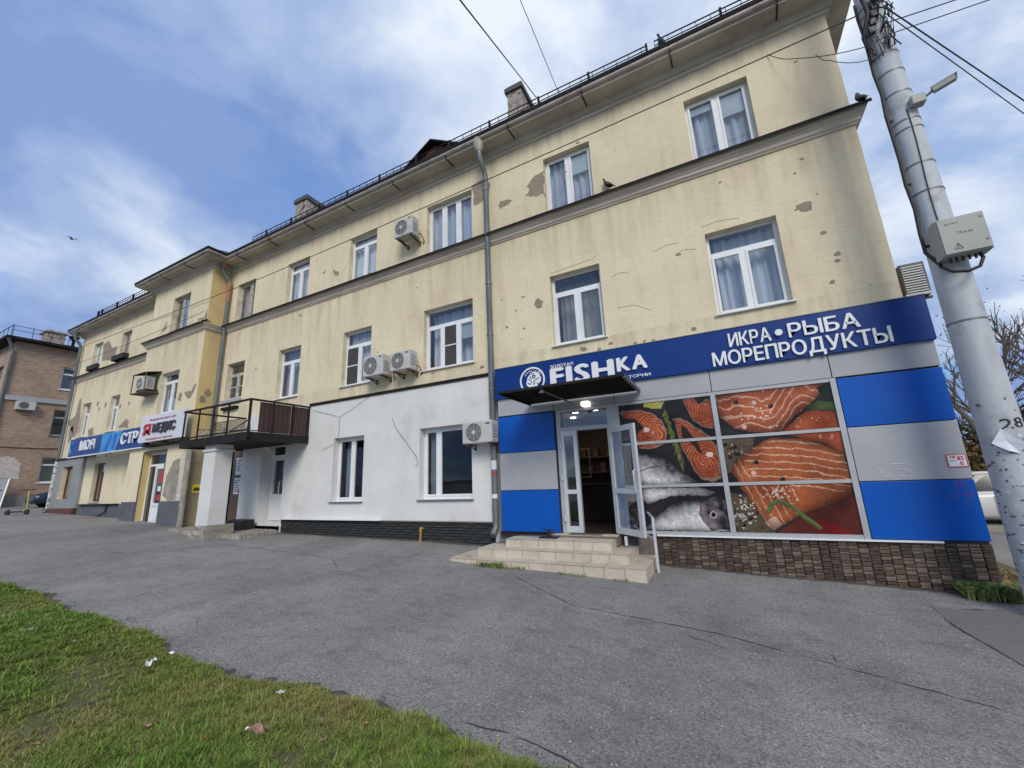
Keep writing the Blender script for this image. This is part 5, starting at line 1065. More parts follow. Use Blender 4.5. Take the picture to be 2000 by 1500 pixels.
# corrugated side sheets
for a, b in ((-1.58,-.66),(-.655,-.06)):
    vs = []; n = 28
    for i in range(n+1):
        y = a+(b-a)*i/n; x = bx1-.03-(.012 if i % 4 in (1,2) else 0); vs += [(x,y,3.07),(x,y,3.90)]
    MB().add(vs, [(2*i,2*i+2,2*i+3,2*i+1) for i in range(n)]).build('side_sheet', 'brown_panel', bal)
MB().bar((-11.45,-.06,2.88),(-11.09,-.9,2.85),.04).build('strut', 'pvc', bal)
# wrought scrolls stored on the balcony
sc = thing('stored_scrollwork', 'heap of old scrolled ironwork lying on the balcony floor', 'ironwork', (-13.2,-1.2,2.93))
for k in range(11):
    cx, cy, cz, r = -14.2+k*.24, -1.45+.3*math.sin(k*1.7), 3.2+.1*math.sin(k*2.3), .17
    MB().tube([(cx+r*(1-j/26)*math.cos(j*.55+k), cy+.02*j/5, cz+r*(1-j/26)*math.sin(j*.55+k)) for j in range(22)], .012, 5).build('scroll', 'boxgrey', sc)
MB().bar((-14.3,-1.5,3.42),(-11.7,-1.0,3.20),.03).bar((-14.3,-1.0,3.1),(-11.9,-1.4,3.5),.025).build('iron_bar', 'ac_rust', sc)
# signs on the left
BG = thing('shop_sign', 'long blue sign of a shop on the far left part with white letters', 'sign', (-23,-.75,3.7))
MB().bevbox(-26.68,-19.5,-.77,-.69,3.30,4.10,.008).build('sign_board', 'sign_navy', BG)
MB().box(-26.72,-19.5,-.79,-.68,3.26,3.30).build('sign_trim', 'pvc', BG)
MB().prism([(-23.35,3.31),(-21.95,3.31),(-21.5,4.09),(-23.35,4.09)], -.775, -.772).build('blue_field', 'sky_blue', BG)
MB().prism([(-23.1,3.32),(-22.75,3.32),(-22.4,3.9),(-22.55,4.05)], -.778, -.776).prism([(-22.3,3.4),(-22.05,3.4),(-21.95,4.0),(-22.2,4.0)], -.778, -.776).build('pale_swoosh', 'panel_blue', BG)
e = MB()
for r in (.14,.24): e.tube([(-26.35+r*math.cos(a), -.772, 3.7+r*math.sin(a)) for a in [math.pi*.3+k*.2 for k in range(22)]], .028, 5)
e.build('emblem', 'sky_blue', BG)
glyphs('МОЯ', -25.45, -23.95, 3.53, 3.93, -.771, 'white', BG, .03, .04); glyphs('СТРАХ', -21.5, -19.0, 3.52, 3.94, -.771, 'white', BG, .03, .04)
for x in (-26.3,-24.5,-22.7): MB().bar((x,-.69,3.95),(x,0,3.95),.04).bar((x,-.69,3.4),(x,0,3.4),.04).build('bracket', 'black_metal', BG)
WG = thing('clinic_sign', 'white sign board with red and graphite letters left of the balcony', 'sign', (-18,-.95,3.9))
MB().bevbox(-19.45,-16.32,-.99,-.90,3.40,4.38,.008).build('sign_board', 'sign_white', WG)
glyphs('Я', -19.15, -18.62, 3.68, 4.05, -.991, 'red_letter', WG, .03, .04); glyphs('МЕДИС', -18.42, -16.85, 3.72, 4.03, -.991, 'grey_letter', WG, .02, .05)
glyphs('Медицина выходного дня', -18.8, -16.95, 4.17, 4.25, -.991, 'magenta', WG, .01, .004, 'lettering', True); glyphs('Медицинские анализы', -18.9, -17.0, 3.46, 3.54, -.991, 'magenta', WG, .01, .004, 'lettering', True)
for x in (-19.3,-18,-16.6): MB().bar((x,-.92,4.3),(x,YB,4.3),.04).bar((x,-.92,3.42),(x,YB,3.36),.05).build('bracket', 'black_metal', WG)
MB().box(-19.4,-16.5,-.9,YB,3.26,3.32).build('support_shelf', 'black_metal', WG)

# slab at the lobby door, loose kerb stone, pipe stub, wires on the white wall
def rough_slab(name, pts, z0, z1, m, label, cat, seed):
    r = random.Random(seed); bm = bmesh.new()
    q = ragged(pts, r, .025); lo = [bm.verts.new((x,y,z0)) for x,y in q]; hi = [bm.verts.new((x+r.uniform(-.01,.01),y,z1+r.uniform(-.012,.008))) for x,y in q]
    bm.faces.new(hi); bm.faces.new(lo[::-1]); n = len(q)
    for k in range(n): bm.faces.new((lo[k],lo[(k+1)%n],hi[(k+1)%n],hi[k]))
    bm.verts.index_update(); mb = MB().add([v.co for v in bm.verts], [[v.index for v in f.verts] for f in bm.faces]); bm.free()
    return mb.build(name, m, label=label, cat=cat, loc=(pts[0][0],pts[0][1],z0))
rough_slab('concrete_slab', [(-13.85,-1.33),(-11.95,-1.36),(-11.92,-.2),(-13.3,-.1)], .12, .37, 'concrete', 'worn concrete step slab before the white door under the balcony', 'step', 2)
rough_slab('concrete_slab', [(-15.6,-1.3),(-14.0,-1.5),(-13.7,-1.1),(-15.3,-.8)], .30, .47, 'concrete', 'thin broken concrete slab left of the white pillar', 'slab', 4)
MB().bevbox(-13.95,-13.1,-.62,-.2,.3,.66,.02).build('black_crate', 'black', label='low black box by the wall behind the white pillar', cat='box', loc=(-13.5,-.4,.3))
MB().tube([(-6.62,-.1,.48),(-6.62,-.2,.5),(-6.6,-.22,.44),(-6.6,-.22,.16)], .035, 8).build('pipe_stub', 'iron', label='rusty yellow pipe stub sticking out of the dark slate plinth', cat='pipe', loc=(-6.6,-.1,.2))
MB().tube([(-10.9,-.07,3.82),(-9.9,-.07,3.55),(-9.75,-.07,3.5),(-9.75,-.065,3.0),(-9.85,-.07,2.75),(-10.4,-.065,2.6)], .004, 5).tube([(-9.75,-.07,3.5),(-9.1,-.07,3.75),(-8.6,-.07,3.97)], .004, 5).build('wall_cable', 'cable', label='thin forked cable on the white wall right of the balcony', cat='cable', loc=(-10,0,3))
MB().tube([(-7.72,-.07,3.25),(-7.6,-.07,3.0),(-7.2,-.07,2.55),(-6.88,-.07,2.2),(-6.84,-.07,2.0),(-6.92,-.07,1.95)], .0045, 5).build('wall_cable', 'cable', label='thin slanting cable on the white wall left of the wide window', cat='cable', loc=(-7,0,2))

# ------------------------------------------------------------------ brick house on the far left
K = thing('brick_house', 'brown brick house with a low roof at the far left', 'building', (-46,6,.8))
BX, BY = -40.0, -.45
mb = MB(); wall_sheet(mb, BY, 16, -.5, 11.6, BX, [(1.85,3.15,8.78,10.35),(1.85,3.15,5.6,7.35),(1.75,3.05,2.5,4.15)], 'y'); mb.build('wall', 'brick', K)
mb = MB(); wall_sheet(mb, -62, BX, -.5, 11.6, BY, [(-43.3,-41.6,8.0,10.2),(-43.3,-41.6,4.0,6.2)]); mb.build('wall', 'brick', K)
mb = MB(); wall_sheet(mb, BY, 16, -.5, 11.6, -62, [], 'y'); mb.build('wall', 'brick', K)
for z0_, z1_, y0_, c_ in ((8.78,10.35,1.85,'curtain'),(5.6,7.35,1.85,None),(2.5,4.15,1.75,'curtain_green')):
    fm = 'pvc' if z0_ != 5.6 else 'boxgrey'; y1_ = y0_+1.3; xf = BX-.12; m_ = MB()
    zt = z1_-(z1_-z0_)*.3
    m_.box(xf-.06,xf,y0_,y0_+.09,z0_,z1_).box(xf-.06,xf,y1_-.09,y1_,z0_,z1_).box(xf-.06,xf,y0_+.09,y1_-.09,z0_,z0_+.09).box(xf-.06,xf,y0_+.09,y1_-.09,z1_-.07,z1_).box(xf-.06,xf,y0_+.09,y1_-.09,zt-.05,zt+.05).box(xf-.06,xf,y0_+.7,y0_+.78,z0_+.09,zt-.05)
    w_ = m_.build('window', fm, K)
    for a, b, c, d in ((y0_+.09,y0_+.7,z0_+.09,zt-.05),(y0_+.78,y1_-.09,z0_+.09,zt-.05),(y0_+.09,y1_-.09,zt+.05,z1_-.07)): MB().box(xf-.04,xf-.03,a,b,c,d).build('pane', 'glass', w_)
    MB().box(BX-.1,BX+.06,y0_-.05,y1_+.05,z0_-.06,z0_-.003).build('sill', 'pvc' if fm == 'pvc' else 'galv', w_)
    MB().box(xf-.5,xf-.45,y0_,y1_,z0_,z1_).build('curtain' if c_ else 'backing', c_ or 'room', w_)
for z0_, z1_ in ((8.0,10.2),(4.0,6.2)):
    w_ = MB().box(-43.3,-43.2,BY+.1,BY+.16,z0_,z1_).box(-41.7,-41.6,BY+.1,BY+.16,z0_,z1_).box(-43.2,-41.7,BY+.1,BY+.16,z1_-.1,z1_).box(-43.2,-41.7,BY+.1,BY+.16,z0_,z0_+.1).box(-42.5,-42.4,BY+.1,BY+.16,z0_+.1,z1_-.1).build('window', 'brownframe', K)
    for a, b in ((-43.2,-42.5),(-42.4,-41.7)): MB().box(a,b,BY+.12,BY+.13,z0_+.1,z1_-.1).build('pane', 'glass', w_)
    MB().box(-43.3,-41.6,BY+.3,BY+.33,z0_,z1_).build('curtain', 'curtain_orange', w_)
MB().box(BX-.0,BX+.12,BY-.12,16,7.72,8.02).build('string_band', 'panel_grey', K); MB().box(-62,BX+.12,BY-.12,BY,7.72,8.02).build('string_band', 'panel_grey', K)
rf_ = MB().add([(BX+.6,BY-.6,11.75),(BX+.6,16,11.75),(-50,7.5,14.6),(-62,7.5,14.6),(-62,BY-.6,11.75)], [(0,1,2),(0,2,3,4)]).build('roof', 'roof', K)
MB().box(BX-.02,BX+.6,BY-.6,16,11.6,11.76).build('eave', 'black_metal', K); MB().box(-62,BX-.02,BY-.6,BY+.02,11.6,11.76).build('eave', 'black_metal', K)
MB().box(-41.6,-40.4,.85,1.75,11.8,12.75).box(-41.7,-40.3,.75,1.85,12.75,12.88).build('chimney', 'brickpale', rf_)
MB().tube([(-40.1,2.1,11.7),(-40.1,2.1,12.4)], .09, 8).rings([[(-40.1+r*math.cos(a),2.1+r*math.sin(a),z) for a in [k*math.pi/5 for k in range(10)]] for r, z in ((.1,12.35),(.28,12.55),(.28,12.65))]).build('vent_pipe', 'black_metal', rf_)
rr_ = MB().bar((BX+.4,-.8,12.5),(BX+.4,6,12.5),.03).bar((BX+.4,-.8,12.2),(BX+.4,6,12.2),.025).bar((-50,BY-.4,12.5),(BX+.4,BY-.4,12.5),.03)
for k in range(9): rr_.bar((BX+.4,-.8+.85*k,11.75),(BX+.4,-.8+.85*k,12.55),.025)
for k in range(6): rr_.bar((BX+.4-.85*k,BY-.4,11.75),(BX+.4-.85*k,BY-.4,12.55),.025)
rr_.build('roof_railing', 'rail_black', rf_)
MB().tube([(BX+.5,BY-.5,11.6),(BX+.1,BY-.1,10.9),(BX+.08,BY-.1,.6)], .08, 8).build('downpipe', 'galv', K)
MB().prism([(0,0),(1,0),(1,1)], 0, .01) if False else None
wp = ragged([(-.3,2.75),(.95,2.75),(.9,3.6),(.6,4.1),(-.3,4.2)], rp_, .08); MB().add([(BX+.012,a,b) for a, b in wp], [tuple(range(len(wp)))]).build('whitewash_patch', 'whitewash', K)
MB().tube([(BX+.03,-.4,4.75),(BX+.03,1.2,4.7),(BX+.03,2.4,4.72)], .02, 5).build('wall_cable', 'cable', K)
t = thing('air_conditioner', 'air conditioner on the brick wall of the far left house', 'air conditioner', (BX,.45,7.1), 'air conditioners on the facades')
MB().bevbox(BX+.06,BX+.4,.05,.9,7.12,7.66,.02).build('casing', 'ac', t)
P = [(BX+.405,.38+.22*math.cos(a),7.4+.22*math.sin(a)) for a in [k*math.pi/10 for k in range(20)]]; MB().add(P, [tuple(range(20))]).build('fan_opening', 'ac_grille', t)
MB().bar((BX,.15,7.1),(BX+.4,.15,7.1),.04).bar((BX,.8,7.1),(BX+.4,.8,7.1),.04).build('bracket', 'ac_rust', t)
# leaning metal frames below
GF = thing('metal_gate', 'grey metal gate panels against the brick house', 'gate', (-39.2,-.4,.8))
for k in range(3):
    y0_ = -1.6+.62*k; z0_ = g(-39)
    m_ = MB().bar((-38.9,y0_,z0_),(-39.4,y0_+.25,z0_+1.75),.06).bar((-38.9,y0_+.55,z0_),(-39.4,y0_+.8,z0_+1.75),.06).bar((-39.4,y0_+.25,z0_+1.75),(-39.4,y0_+.8,z0_+1.75),.06).bar((-38.9,y0_,z0_+.05),(-38.9,y0_+.55,z0_+.05),.06)
    fo = m_.build('gate_frame', 'alu', GF); MB().quad((-38.92,y0_+.03,z0_+.08),(-38.92,y0_+.52,z0_+.08),(-39.38,y0_+.77,z0_+1.7),(-39.38,y0_+.28,z0_+1.7)).build('gate_sheet', 'panel_grey', fo)
MB().box(BX,BX+.25,-.45,9,-.5,1.75).build('brick_house_plinth', 'concrete', K)

# ------------------------------------------------------------------ street pole and what hangs on it
PX, PYY = 3.12, -.9
PO = thing('street_pole', 'tall silver painted street pole at the right corner of the building', 'pole', (PX,PYY,-.4))
rad = lambda z: .215 - .0076*max(0, z)
zs_ = [-.5+.45*k for k in range(26)]
MB().rings([[(PX+rad(z)*math.cos(2*math.pi*k/36), PYY+rad(z)*math.sin(2*math.pi*k/36), z) for k in range(36)] for z in zs_]).build('shaft', 'pole', PO)
for z in (3.35,5.3,5.75,6.35,6.5,7.0,7.4,7.75,8.2,8.4,8.6,8.75): MB().tube([(PX,PYY,z-.012),(PX,PYY,z+.012)], rad(z)+.006, 28).build('band', 'galv', PO)
def on_pole(a, z, off=.004): return (PX+(rad(z)+off)*math.cos(a), PYY+(rad(z)+off)*math.sin(a), z)
va = math.atan2(-8.2-PYY, 0-PX)
# stencilled number
def stencil(ch, ax, z0_, hgt, wid):
    me_ = MB(); c = bpy.data.curves.new('glyph','FONT'); c.body = ch; c.offset = .01; c.resolution_u = 3; c.extrude = .001
    o = bpy.data.objects.new('glyph', c); COL.objects.link(o); me = bpy.data.meshes.new_from_object(o.evaluated_get(bpy.context.evaluated_depsgraph_get())); bpy.data.objects.remove(o); bpy.data.curves.remove(c)
    xs_ = [v.co.x for v in me.vertices]; a, b = min(xs_), max(xs_)
    me_.add([on_pole(ax + ((v.co.x-a)/(b-a)*wid)/rad(z0_), z0_+v.co.y/.7*hgt, .003+v.co.z) for v in me.vertices], [tuple(p.vertices) for p in me.polygons]); bpy.data.meshes.remove(me)
    me_.build('stencil_number', 'black', PO)
stencil('2', va+.06, 1.925, .12, .105); stencil('8', va+.66, 1.935, .12, .105)
# torn poster remains
tr = random.Random(9)
for k in range(110):
    a = va+tr.uniform(-1.3,1.3); z = tr.choice((tr.uniform(.2,1.7),tr.uniform(.2,2.4))); z = z-.45 if 1.85 < z < 2.12 else z; w_, h_ = tr.uniform(.012,.07), tr.uniform(.004,.02); n = 7
    pts = [(a+w_/rad(z)*.5*math.cos(q*2*math.pi/n)*tr.uniform(.5,1.2), z+h_*math.sin(q*2*math.pi/n)*tr.uniform(.5,1.3)) for q in range(n)]
    MB().add([on_pole(p,q,.0015+.0008*(k%3)) for p, q in pts], [tuple(range(n))]).build('glue_mark', tr.choice(('ac_grille','galv','paper','galv','dadogrey')), PO)
NP = thing('paper_notice', 'white crumpled paper notice stuck on the street pole', 'notice', on_pole(va+.3,1.8))
q = [on_pole(va+p, z, o) for p, z, o in ((-.42,1.76,.05),(.02,1.93,.01),(.62,1.74,.07),(.45,1.63,.02),(.08,1.66,.05),(.1,1.78,.012))]
MB().add(q, [(0,4,5),(0,5,1),(5,4,3),(5,3,2),(1,5,2)]).build('sheet', 'paper', NP)
# cabinet
CB = thing('pole_cabinet', 'grey electrical cabinet strapped to the street pole', 'cabinet', (3.15,-1.2,4.2))
MB().bevbox(2.93,3.40,-1.30,-1.09,4.17,4.70,.012).build('cabinet_body', 'boxgrey', CB); MB().bevbox(2.945,3.385,-1.318,-1.30,4.185,4.685,.006).build('cabinet_door', 'boxgrey', CB)
glyphs('TFortis', 3.10, 3.25, 4.44, 4.475, -1.318, 'grey_letter', CB, .01, .002, 'lettering', True); disc(e := MB(), 3.02, 4.60, 0, .012, -1.3185, .002, 12); e.build('maker_mark', 'grey_letter', CB); glyphs('FORT-TELECOM', 3.04, 3.14, 4.595, 4.608, -1.318, 'grey_letter', CB, 0, .002, 'lettering', True)
e = MB()
for a, b in (((3.04,4.24),(3.12,4.24)),((3.12,4.24),(3.08,4.32)),((3.08,4.32),(3.04,4.24))): e.bar((a[0],-1.32,a[1]),(b[0],-1.32,b[1]),.007,.004)
e.bar((3.08,-1.32,4.256),(3.08,-1.32,4.295),.008,.004).build('warning_triangle', 'grey_letter', CB)
for z in (4.30,4.62): MB().box(3.345,3.37,-1.324,-1.317,z-.012,z+.012).build('cabinet_lock', 'galv', CB)
for k in range(5): MB().tube([(3.02+.06*k,-1.2,4.17),(3.02+.06*k,-1.2,4.11)], .014, 8).build('cable_gland', 'black', CB)
MB().tube([(2.95,-1.1,4.12),(3.0,-1.22,3.98),(3.12,-1.28,3.93),(3.25,-1.24,3.98),(3.32,-1.2,4.1),(3.30,-1.2,4.18)], .02, 8).build('cable_loop', 'cable', CB)
CA = thing('security_camera', 'small grey security camera on an arm high on the street pole', 'security camera', (3.28,-1.1,6.7))
MB().bevbox(3.15,3.31,-1.16,-1.02,6.63,6.78,.015).build('junction_box', 'boxgrey', CA); MB().tube([(3.31,-1.1,6.72),(3.42,-1.13,6.77)], .018, 8).build('arm', 'galv', CA)
MB().bar((3.40,-1.13,6.76),(3.62,-1.2,6.80),.07,.075).build('camera_body', 'boxgrey', CA); MB().bar((3.39,-1.125,6.805),(3.645,-1.205,6.85),.085,.012).build('sun_shield', 'ac', CA); MB().tube([(3.62,-1.2,6.80),(3.632,-1.204,6.802)], .028, 10).build('lens', 'black', CA)
def cable(pts, r, label, sag=0.0, group=None, n=1):
    P = []
    for a, b in zip(pts, pts[1:]):
        for k in range(14):
            t = k/14; P.append((a[0]+(b[0]-a[0])*t, a[1]+(b[1]-a[1])*t, a[2]+(b[2]-a[2])*t - sag*4*t*(1-t)))
    P.append(pts[-1]); return MB().tube(P, r, 5).build('cable', 'cable', label=label, cat='cable', group=group, loc=pts[0])
lp = [on_pole(math.pi+.35, z, .03+.03*abs(math.sin(z*3.1))) for z in (8.9,8.6,8.3,7.9,7.5,7.1,6.7,6.3,5.9,5.5,5.1,4.7,4.4)]
MB().tube(lp + [(2.95,-1.12,4.13)], .022, 7).build('cable', 'cable', label='thick black cable running down the left side of the pole to the cabinet', cat='cable', loc=lp[0])
lp2 = [on_pole(va+.25+.12*math.sin(z*2.2), z, .008) for z in (6.65,6.4,6.1,5.8,5.5,5.2,4.9,4.7)]
MB().tube(lp2, .007, 5).build('cable', 'cable', label='thin black cable from the security camera down the pole', cat='cable', loc=lp2[0])
for z in (7.75,6.6,5.5,4.5): MB().tube([on_pole(math.pi+.35, z, -.02), on_pole(math.pi+.35, z, .06)], .02, 6).build('cable_clip', 'black', PO)
CG = 'overhead cables'
cable([(3.0,-.75,8.9),(-13,-.75,8.55),(-33,-.6,9.1)], .011, 'long black cable stretched across the whole yellow front', .03, CG)
cable([(-16.2,-.9,8.0),(-24,-.8,7.95),(-31,-.7,8.05)], .008, 'lower thin cable stretched across the left part of the front', .02, CG)
cable([(-3.14,.5,11.6),(-2.1,-5.0,7.35+4.45),(-1.0,-12,14.2)], .012, 'cable rising from the roof edge near the chimney', .0, CG) if False else None
def through(p, q, s):       # straight wire that starts at p and runs on past q
    return [p, tuple(a+(b-a)*s for a, b in zip(p, q))]
cable(through((-3.14,.5,11.65),(-3.41,-3.0,10.94),3), .012, 'cable running up from the roof edge right of the chimney', .0, CG)
cable(through((-3.16,.5,11.7),(-3.45,-3.0,11.0),3), .010, 'second cable running up from the roof edge right of the chimney', .0, CG)
cable(through((-2.6,.5,11.7),(-2.33,-2.5,10.83),4), .008, 'thin single cable running up from the roof railing', .0, CG)
for (a, b), lab in ((((3.25,-.85,8.85),(12.0,12.12,14.72-2.4)),'upper right cable from the pole falling to the right edge'),(((3.25,-.85,8.7),(12.0,12.32,14.32-2.4)),'lower right cable from the pole falling to the right edge')): pass
cable(through((3.3,-.8,8.9),(6.02,2,8.19),5), .011, 'upper of two cables from the pole running down to the right', .0, CG)
cable(through((3.3,-.8,8.75),(5.96,2,7.92),5), .008, 'lower of two cables from the pole running down to the right', .0, CG)
cable(through((3.3,-.8,8.49),(4.09,-.8,8.40),12), .009, 'cable from the pole climbing to the upper right', .0, CG)
cable(through((3.3,-.8,8.26),(4.41,-.8,8.17),12), .008, 'lower cable from the pole climbing to the upper right', .0, CG)
cable([(3.0,-.8,8.2),(2.2,-.3,9.0),(1.9,-.02,9.6)], .007, 'thin drop wire from the pole to the wall under the cornice', .05, CG)
cable([(2.95,-.85,7.9),(2.6,-.5,8.5),(2.5,-.35,8.85)], .006, 'short loose wire between the pole and the eave', .06, CG)
wi = thing('wire_tangle', 'tangle of black wires and clamps near the top of the pole', 'wires', (3.1,-1.1,8.5))
wr = random.Random(12)
for k in range(16):
    a0 = va+wr.uniform(-.5,.8); z0_ = wr.uniform(7.9,8.9); pts = [on_pole(a0+wr.uniform(-.5,.5), z0_+wr.uniform(-.3,.3), wr.uniform(.01,.14)) for q in range(6)]
    MB().tube(pts, wr.choice((.005,.008,.012)), 5).build('wire', 'cable', wi)
for k in range(5): p = on_pole(va+.15*k-.2, 8.2+.13*k, .06); MB().bevbox(p[0]-.04,p[0]+.04,p[1]-.03,p[1]+.03,p[2]-.06,p[2]+.06,.01).build('clamp', 'black', wi)
MB().tube([on_pole(va-.2,8.9,.1), on_pole(va-.1,8.5,.12), on_pole(va-.7,8.2,.08), on_pole(math.pi+.5,7.95,.06)], .03, 7).build('wire_bundle', 'cable', wi)

# ------------------------------------------------------------------ birds
def pigeon(loc, rz, label, pitch=0.5, s=1.0):
    t = thing('pigeon', label, 'bird', loc, 'pigeons on the building', rz)
    ringset = []; c, sn = math.cos(pitch), math.sin(pitch)
    for x, z, ry, rz_ in ((-.20,.0,.03,.008),(-.14,.005,.035,.014),(-.09,.01,.05,.04),(-.03,.0,.072,.065),(.04,-.005,.075,.07),(.085,.005,.062,.066),(.115,.03,.05,.055),(.135,.055,.038,.042),(.155,.07,.032,.034),(.178,.07,.016,.018),(.198,.06,.004,.005)):
        ringset.append([(s*(x*c - z*sn + 0*sn), s*ry*math.cos(a), s*(x*sn + z*c + rz_*math.sin(a)*(1 if True else 0))) for a in [k*math.pi/5 for k in range(10)]])
    b = MB().rings(ringset); b.v = [(x,y,z+.13*s) for x,y,z in b.v]
    def local(mb, name, m):
        me = bpy.data.meshes.new(name); me.from_pydata(mb.v, [], mb.f); me.polygons.foreach_set('use_smooth', mb.sm); me.materials.append(M[m]); o = bpy.data.objects.new(name, me); COL.objects.link(o); o.parent = t
    local(b, 'body', 'pigeon')
    for q in (-.03,.03): local(MB().tube([(0,q*s,.08*s),(.0,q*s,0),(.03*s,q*s,.004)], .006*s, 5), 'leg', 'red')
    return t
pigeon((.06,-.42,10.42), R(200), 'pigeon standing on the roof edge above the top right window', .95, 1.35)
pigeon((-1.45,-.12,7.76), R(160), 'pigeon sitting on the ledge right of the upper window with a blind', .7, 1.1)
pigeon((3.02,-.12,7.70), R(100), 'pigeon sitting on the right end of the ledge near the pole', .7, 1.0)
_fb0 = len(bpy.data.objects)
FB_ = thing('flying_bird', 'dark bird gliding in the cloudy sky at the left', 'bird', (-36,0,18.0))
MB().rings([[(-36+x, r*math.cos(a), 18+r*math.sin(a)) for a in [k*math.pi/4 for k in range(8)]] for x, r in ((-.3,.02),(-.15,.07),(.05,.1),(.2,.06),(.3,.01))]).build('body', 'pigeon', FB_)
for s_ in (-1,1): MB().add([(-36.1,s_*.05,18.03),(-35.9,s_*.05,18.05),(-35.8,s_*.45,18.2),(-36.0,s_*.5,18.18),(-36.15,s_*1.0,18.1-.1*s_)], [(0,1,2,3),(3,2,4)]).build('wing', 'pigeon', FB_)

FB_.scale = (.5,.5,.5); FB_.rotation_euler = (R(18),0,R(40))
# ------------------------------------------------------------------ vehicles
def car(label, paint_, loc, rz, L=4.3, wd=1.74, H=1.48):
    t = thing('parked_car', label, 'car', loc, None, rz)
    def local(mb, name, m, par=None):
        me = bpy.data.meshes.new(name); me.from_pydata(mb.v, [], mb.f); me.polygons.foreach_set('use_smooth', mb.sm); me.materials.append(M[m]); o = bpy.data.objects.new(name, me); COL.objects.link(o); o.parent = par or t
        bm = bmesh.new(); bm.from_mesh(me); bmesh.ops.recalc_face_normals(bm, faces=bm.faces); bm.to_mesh(me); bm.free(); return o
    h2 = wd/2
    def ring(x, zb, zs_, zt, w, wt): return [(x,-w*.9,zb),(x,-w,zb+.12),(x,-w,zs_),(x,-wt,zt),(x,-wt*.5,zt+.02),(x,wt*.5,zt+.02),(x,wt,zt),(x,w,zs_),(x,w,zb+.12),(x,w*.9,zb)]
    body = MB().rings([ring(x*L/2,zb,zs_,zt,w*h2,wt*h2) for x, zb, zs_, zt, w, wt in ((-1,.38,.6,.72,.80,.72),(-.97,.25,.75,.92,.92,.84),(-.8,.2,.82,.98,.99,.90),(-.3,.19,.80,.96,1,.92),(.3,.19,.78,.94,1,.92),(.62,.2,.74,.88,.98,.88),(.9,.22,.66,.76,.92,.82),(.98,.28,.56,.66,.84,.72),(1.0,.38,.5,.56,.76,.66))])
    local(body, 'body', paint_)
    gl = MB().rings([[(x*L/2,-w*h2,z0_),(x2*L/2,-w2*h2,z1_),(x2*L/2,w2*h2,z1_),(x*L/2,w*h2,z0_)] for x, x2, w, w2, z0_, z1_ in ((-.86,-.66,.86,.70,.95,1.36),(-.60,-.55,.90,.74,.95,1.42),(.0,-.02,.90,.75,.94,1.44),(.30,.10,.90,.74,.93,1.42),(.52,.18,.86,.70,.90,1.36))], smooth=False)
    local(gl, 'windows', 'car_glass')
    rf = MB().rings([[(x*L/2,-w*h2,z),(x*L/2,-w*h2*.5,z+.05),(x*L/2,w*h2*.5,z+.05),(x*L/2,w*h2,z)] for x, w, z in ((-.68,.71,1.36),(-.55,.76,1.43),(0,.77,1.45),(.10,.76,1.43),(.19,.71,1.37))])
    local(rf, 'roof', paint_)
    pm = MB()
    for s_ in (-1,1):
        pm.bar((.52*L/2,s_*.86*h2,.91),(.19*L/2,s_*.71*h2,1.38),.06); pm.bar((-.05*L/2,s_*.905*h2,.94),(-.06*L/2,s_*.76*h2,1.43),.06); pm.bar((-.86*L/2,s_*.86*h2,.95),(-.66*L/2,s_*.71*h2,1.37),.10)
    local(pm, 'pillars', paint_)
    for s_ in (-1,1):
        mr = local(MB().bevbox(.36*L/2,.44*L/2,s_*(h2+.08)-.08,s_*(h2+.08)+.08,.96,1.08,.02), 'mirror', paint_)
        local(MB().bevbox(.90*L/2,.975*L/2,s_*.62*h2-.14,s_*.62*h2+.14,.58,.68,.02), 'headlight', 'alu_light'); local(MB().bevbox(-.995*L/2,-.95*L/2,s_*.66*h2-.1,s_*.66*h2+.1,.66,.86,.015), 'tail_light', 'red')
        local(MB().box(.02*L/2,.025*L/2,s_*h2-.004,s_*h2+.004,.3,.82).box(-.12*L/2,-.05*L/2,s_*h2-.02,s_*h2+.02,.74,.77), 'door_handle', 'black')
        for x in (.62,-.62):
            w_ = local(MB().rings([[(x*L/2+.31*math.cos(a),s_*y,.31+.31*math.sin(a)) for a in [k*math.pi/10 for k in range(20)]] for y in (h2-.2,h2+.012)]), 'wheel', 'tyre')
            local(MB().rings([[(x*L/2+r*math.cos(a),s_*(h2+.014+q),.31+r*math.sin(a)) for a in [k*math.pi/10 for k in range(20)]] for r, q in ((.2,0),(.19,.006))]), 'rim', 'rim', w_)
    return t
car('pale silver car parked behind the right corner of the building', 'car_white', (6.75,9.6,g(6.7)-.02), math.pi)
car('dark blue car parked in the gap before the brick house', 'car_blue', (-36.6,2.9,g(-36.6)), R(-90))
def scooter(loc, rz, label, m):
    t = thing('kick_scooter', label, 'scooter', loc, 'scooters parked by the brick house', rz)
    def local(mb, name, mm, par=None):
        me = bpy.data.meshes.new(name); me.from_pydata(mb.v, [], mb.f); me.polygons.foreach_set('use_smooth', mb.sm); me.materials.append(M[mm]); o = bpy.data.objects.new(name, me); COL.objects.link(o); o.parent = par or t; return o
    local(MB().bevbox(-.45,.25,-.08,.08,.11,.17,.02), 'deck', 'black'); local(MB().tube([(.25,0,.15),(.40,0,.28),(.33,0,1.12)], .028, 8), 'stem', m)
    local(MB().tube([(.33,-.26,1.13),(.33,.26,1.13)], .02, 8), 'handlebar', 'black')
    for x in (-.52,.42): local(MB().tube([(x,-.03,.12),(x,.03,.12)], .12, 14), 'wheel', 'tyre')
    local(MB().bar((-.62,0,.24),(-.45,0,.25),.09,.02), 'mudguard', m); return t
scooter((-29.9,-1.15,g(-29.9,-1)), R(25), 'yellow kick scooter standing left of the grey corner wall', 'scooter_yellow')
scooter((-31.2,-1.75,g(-31.2,-1)), R(-15), 'pale kick scooter farthest left beside the metal gate', 'alu_light')

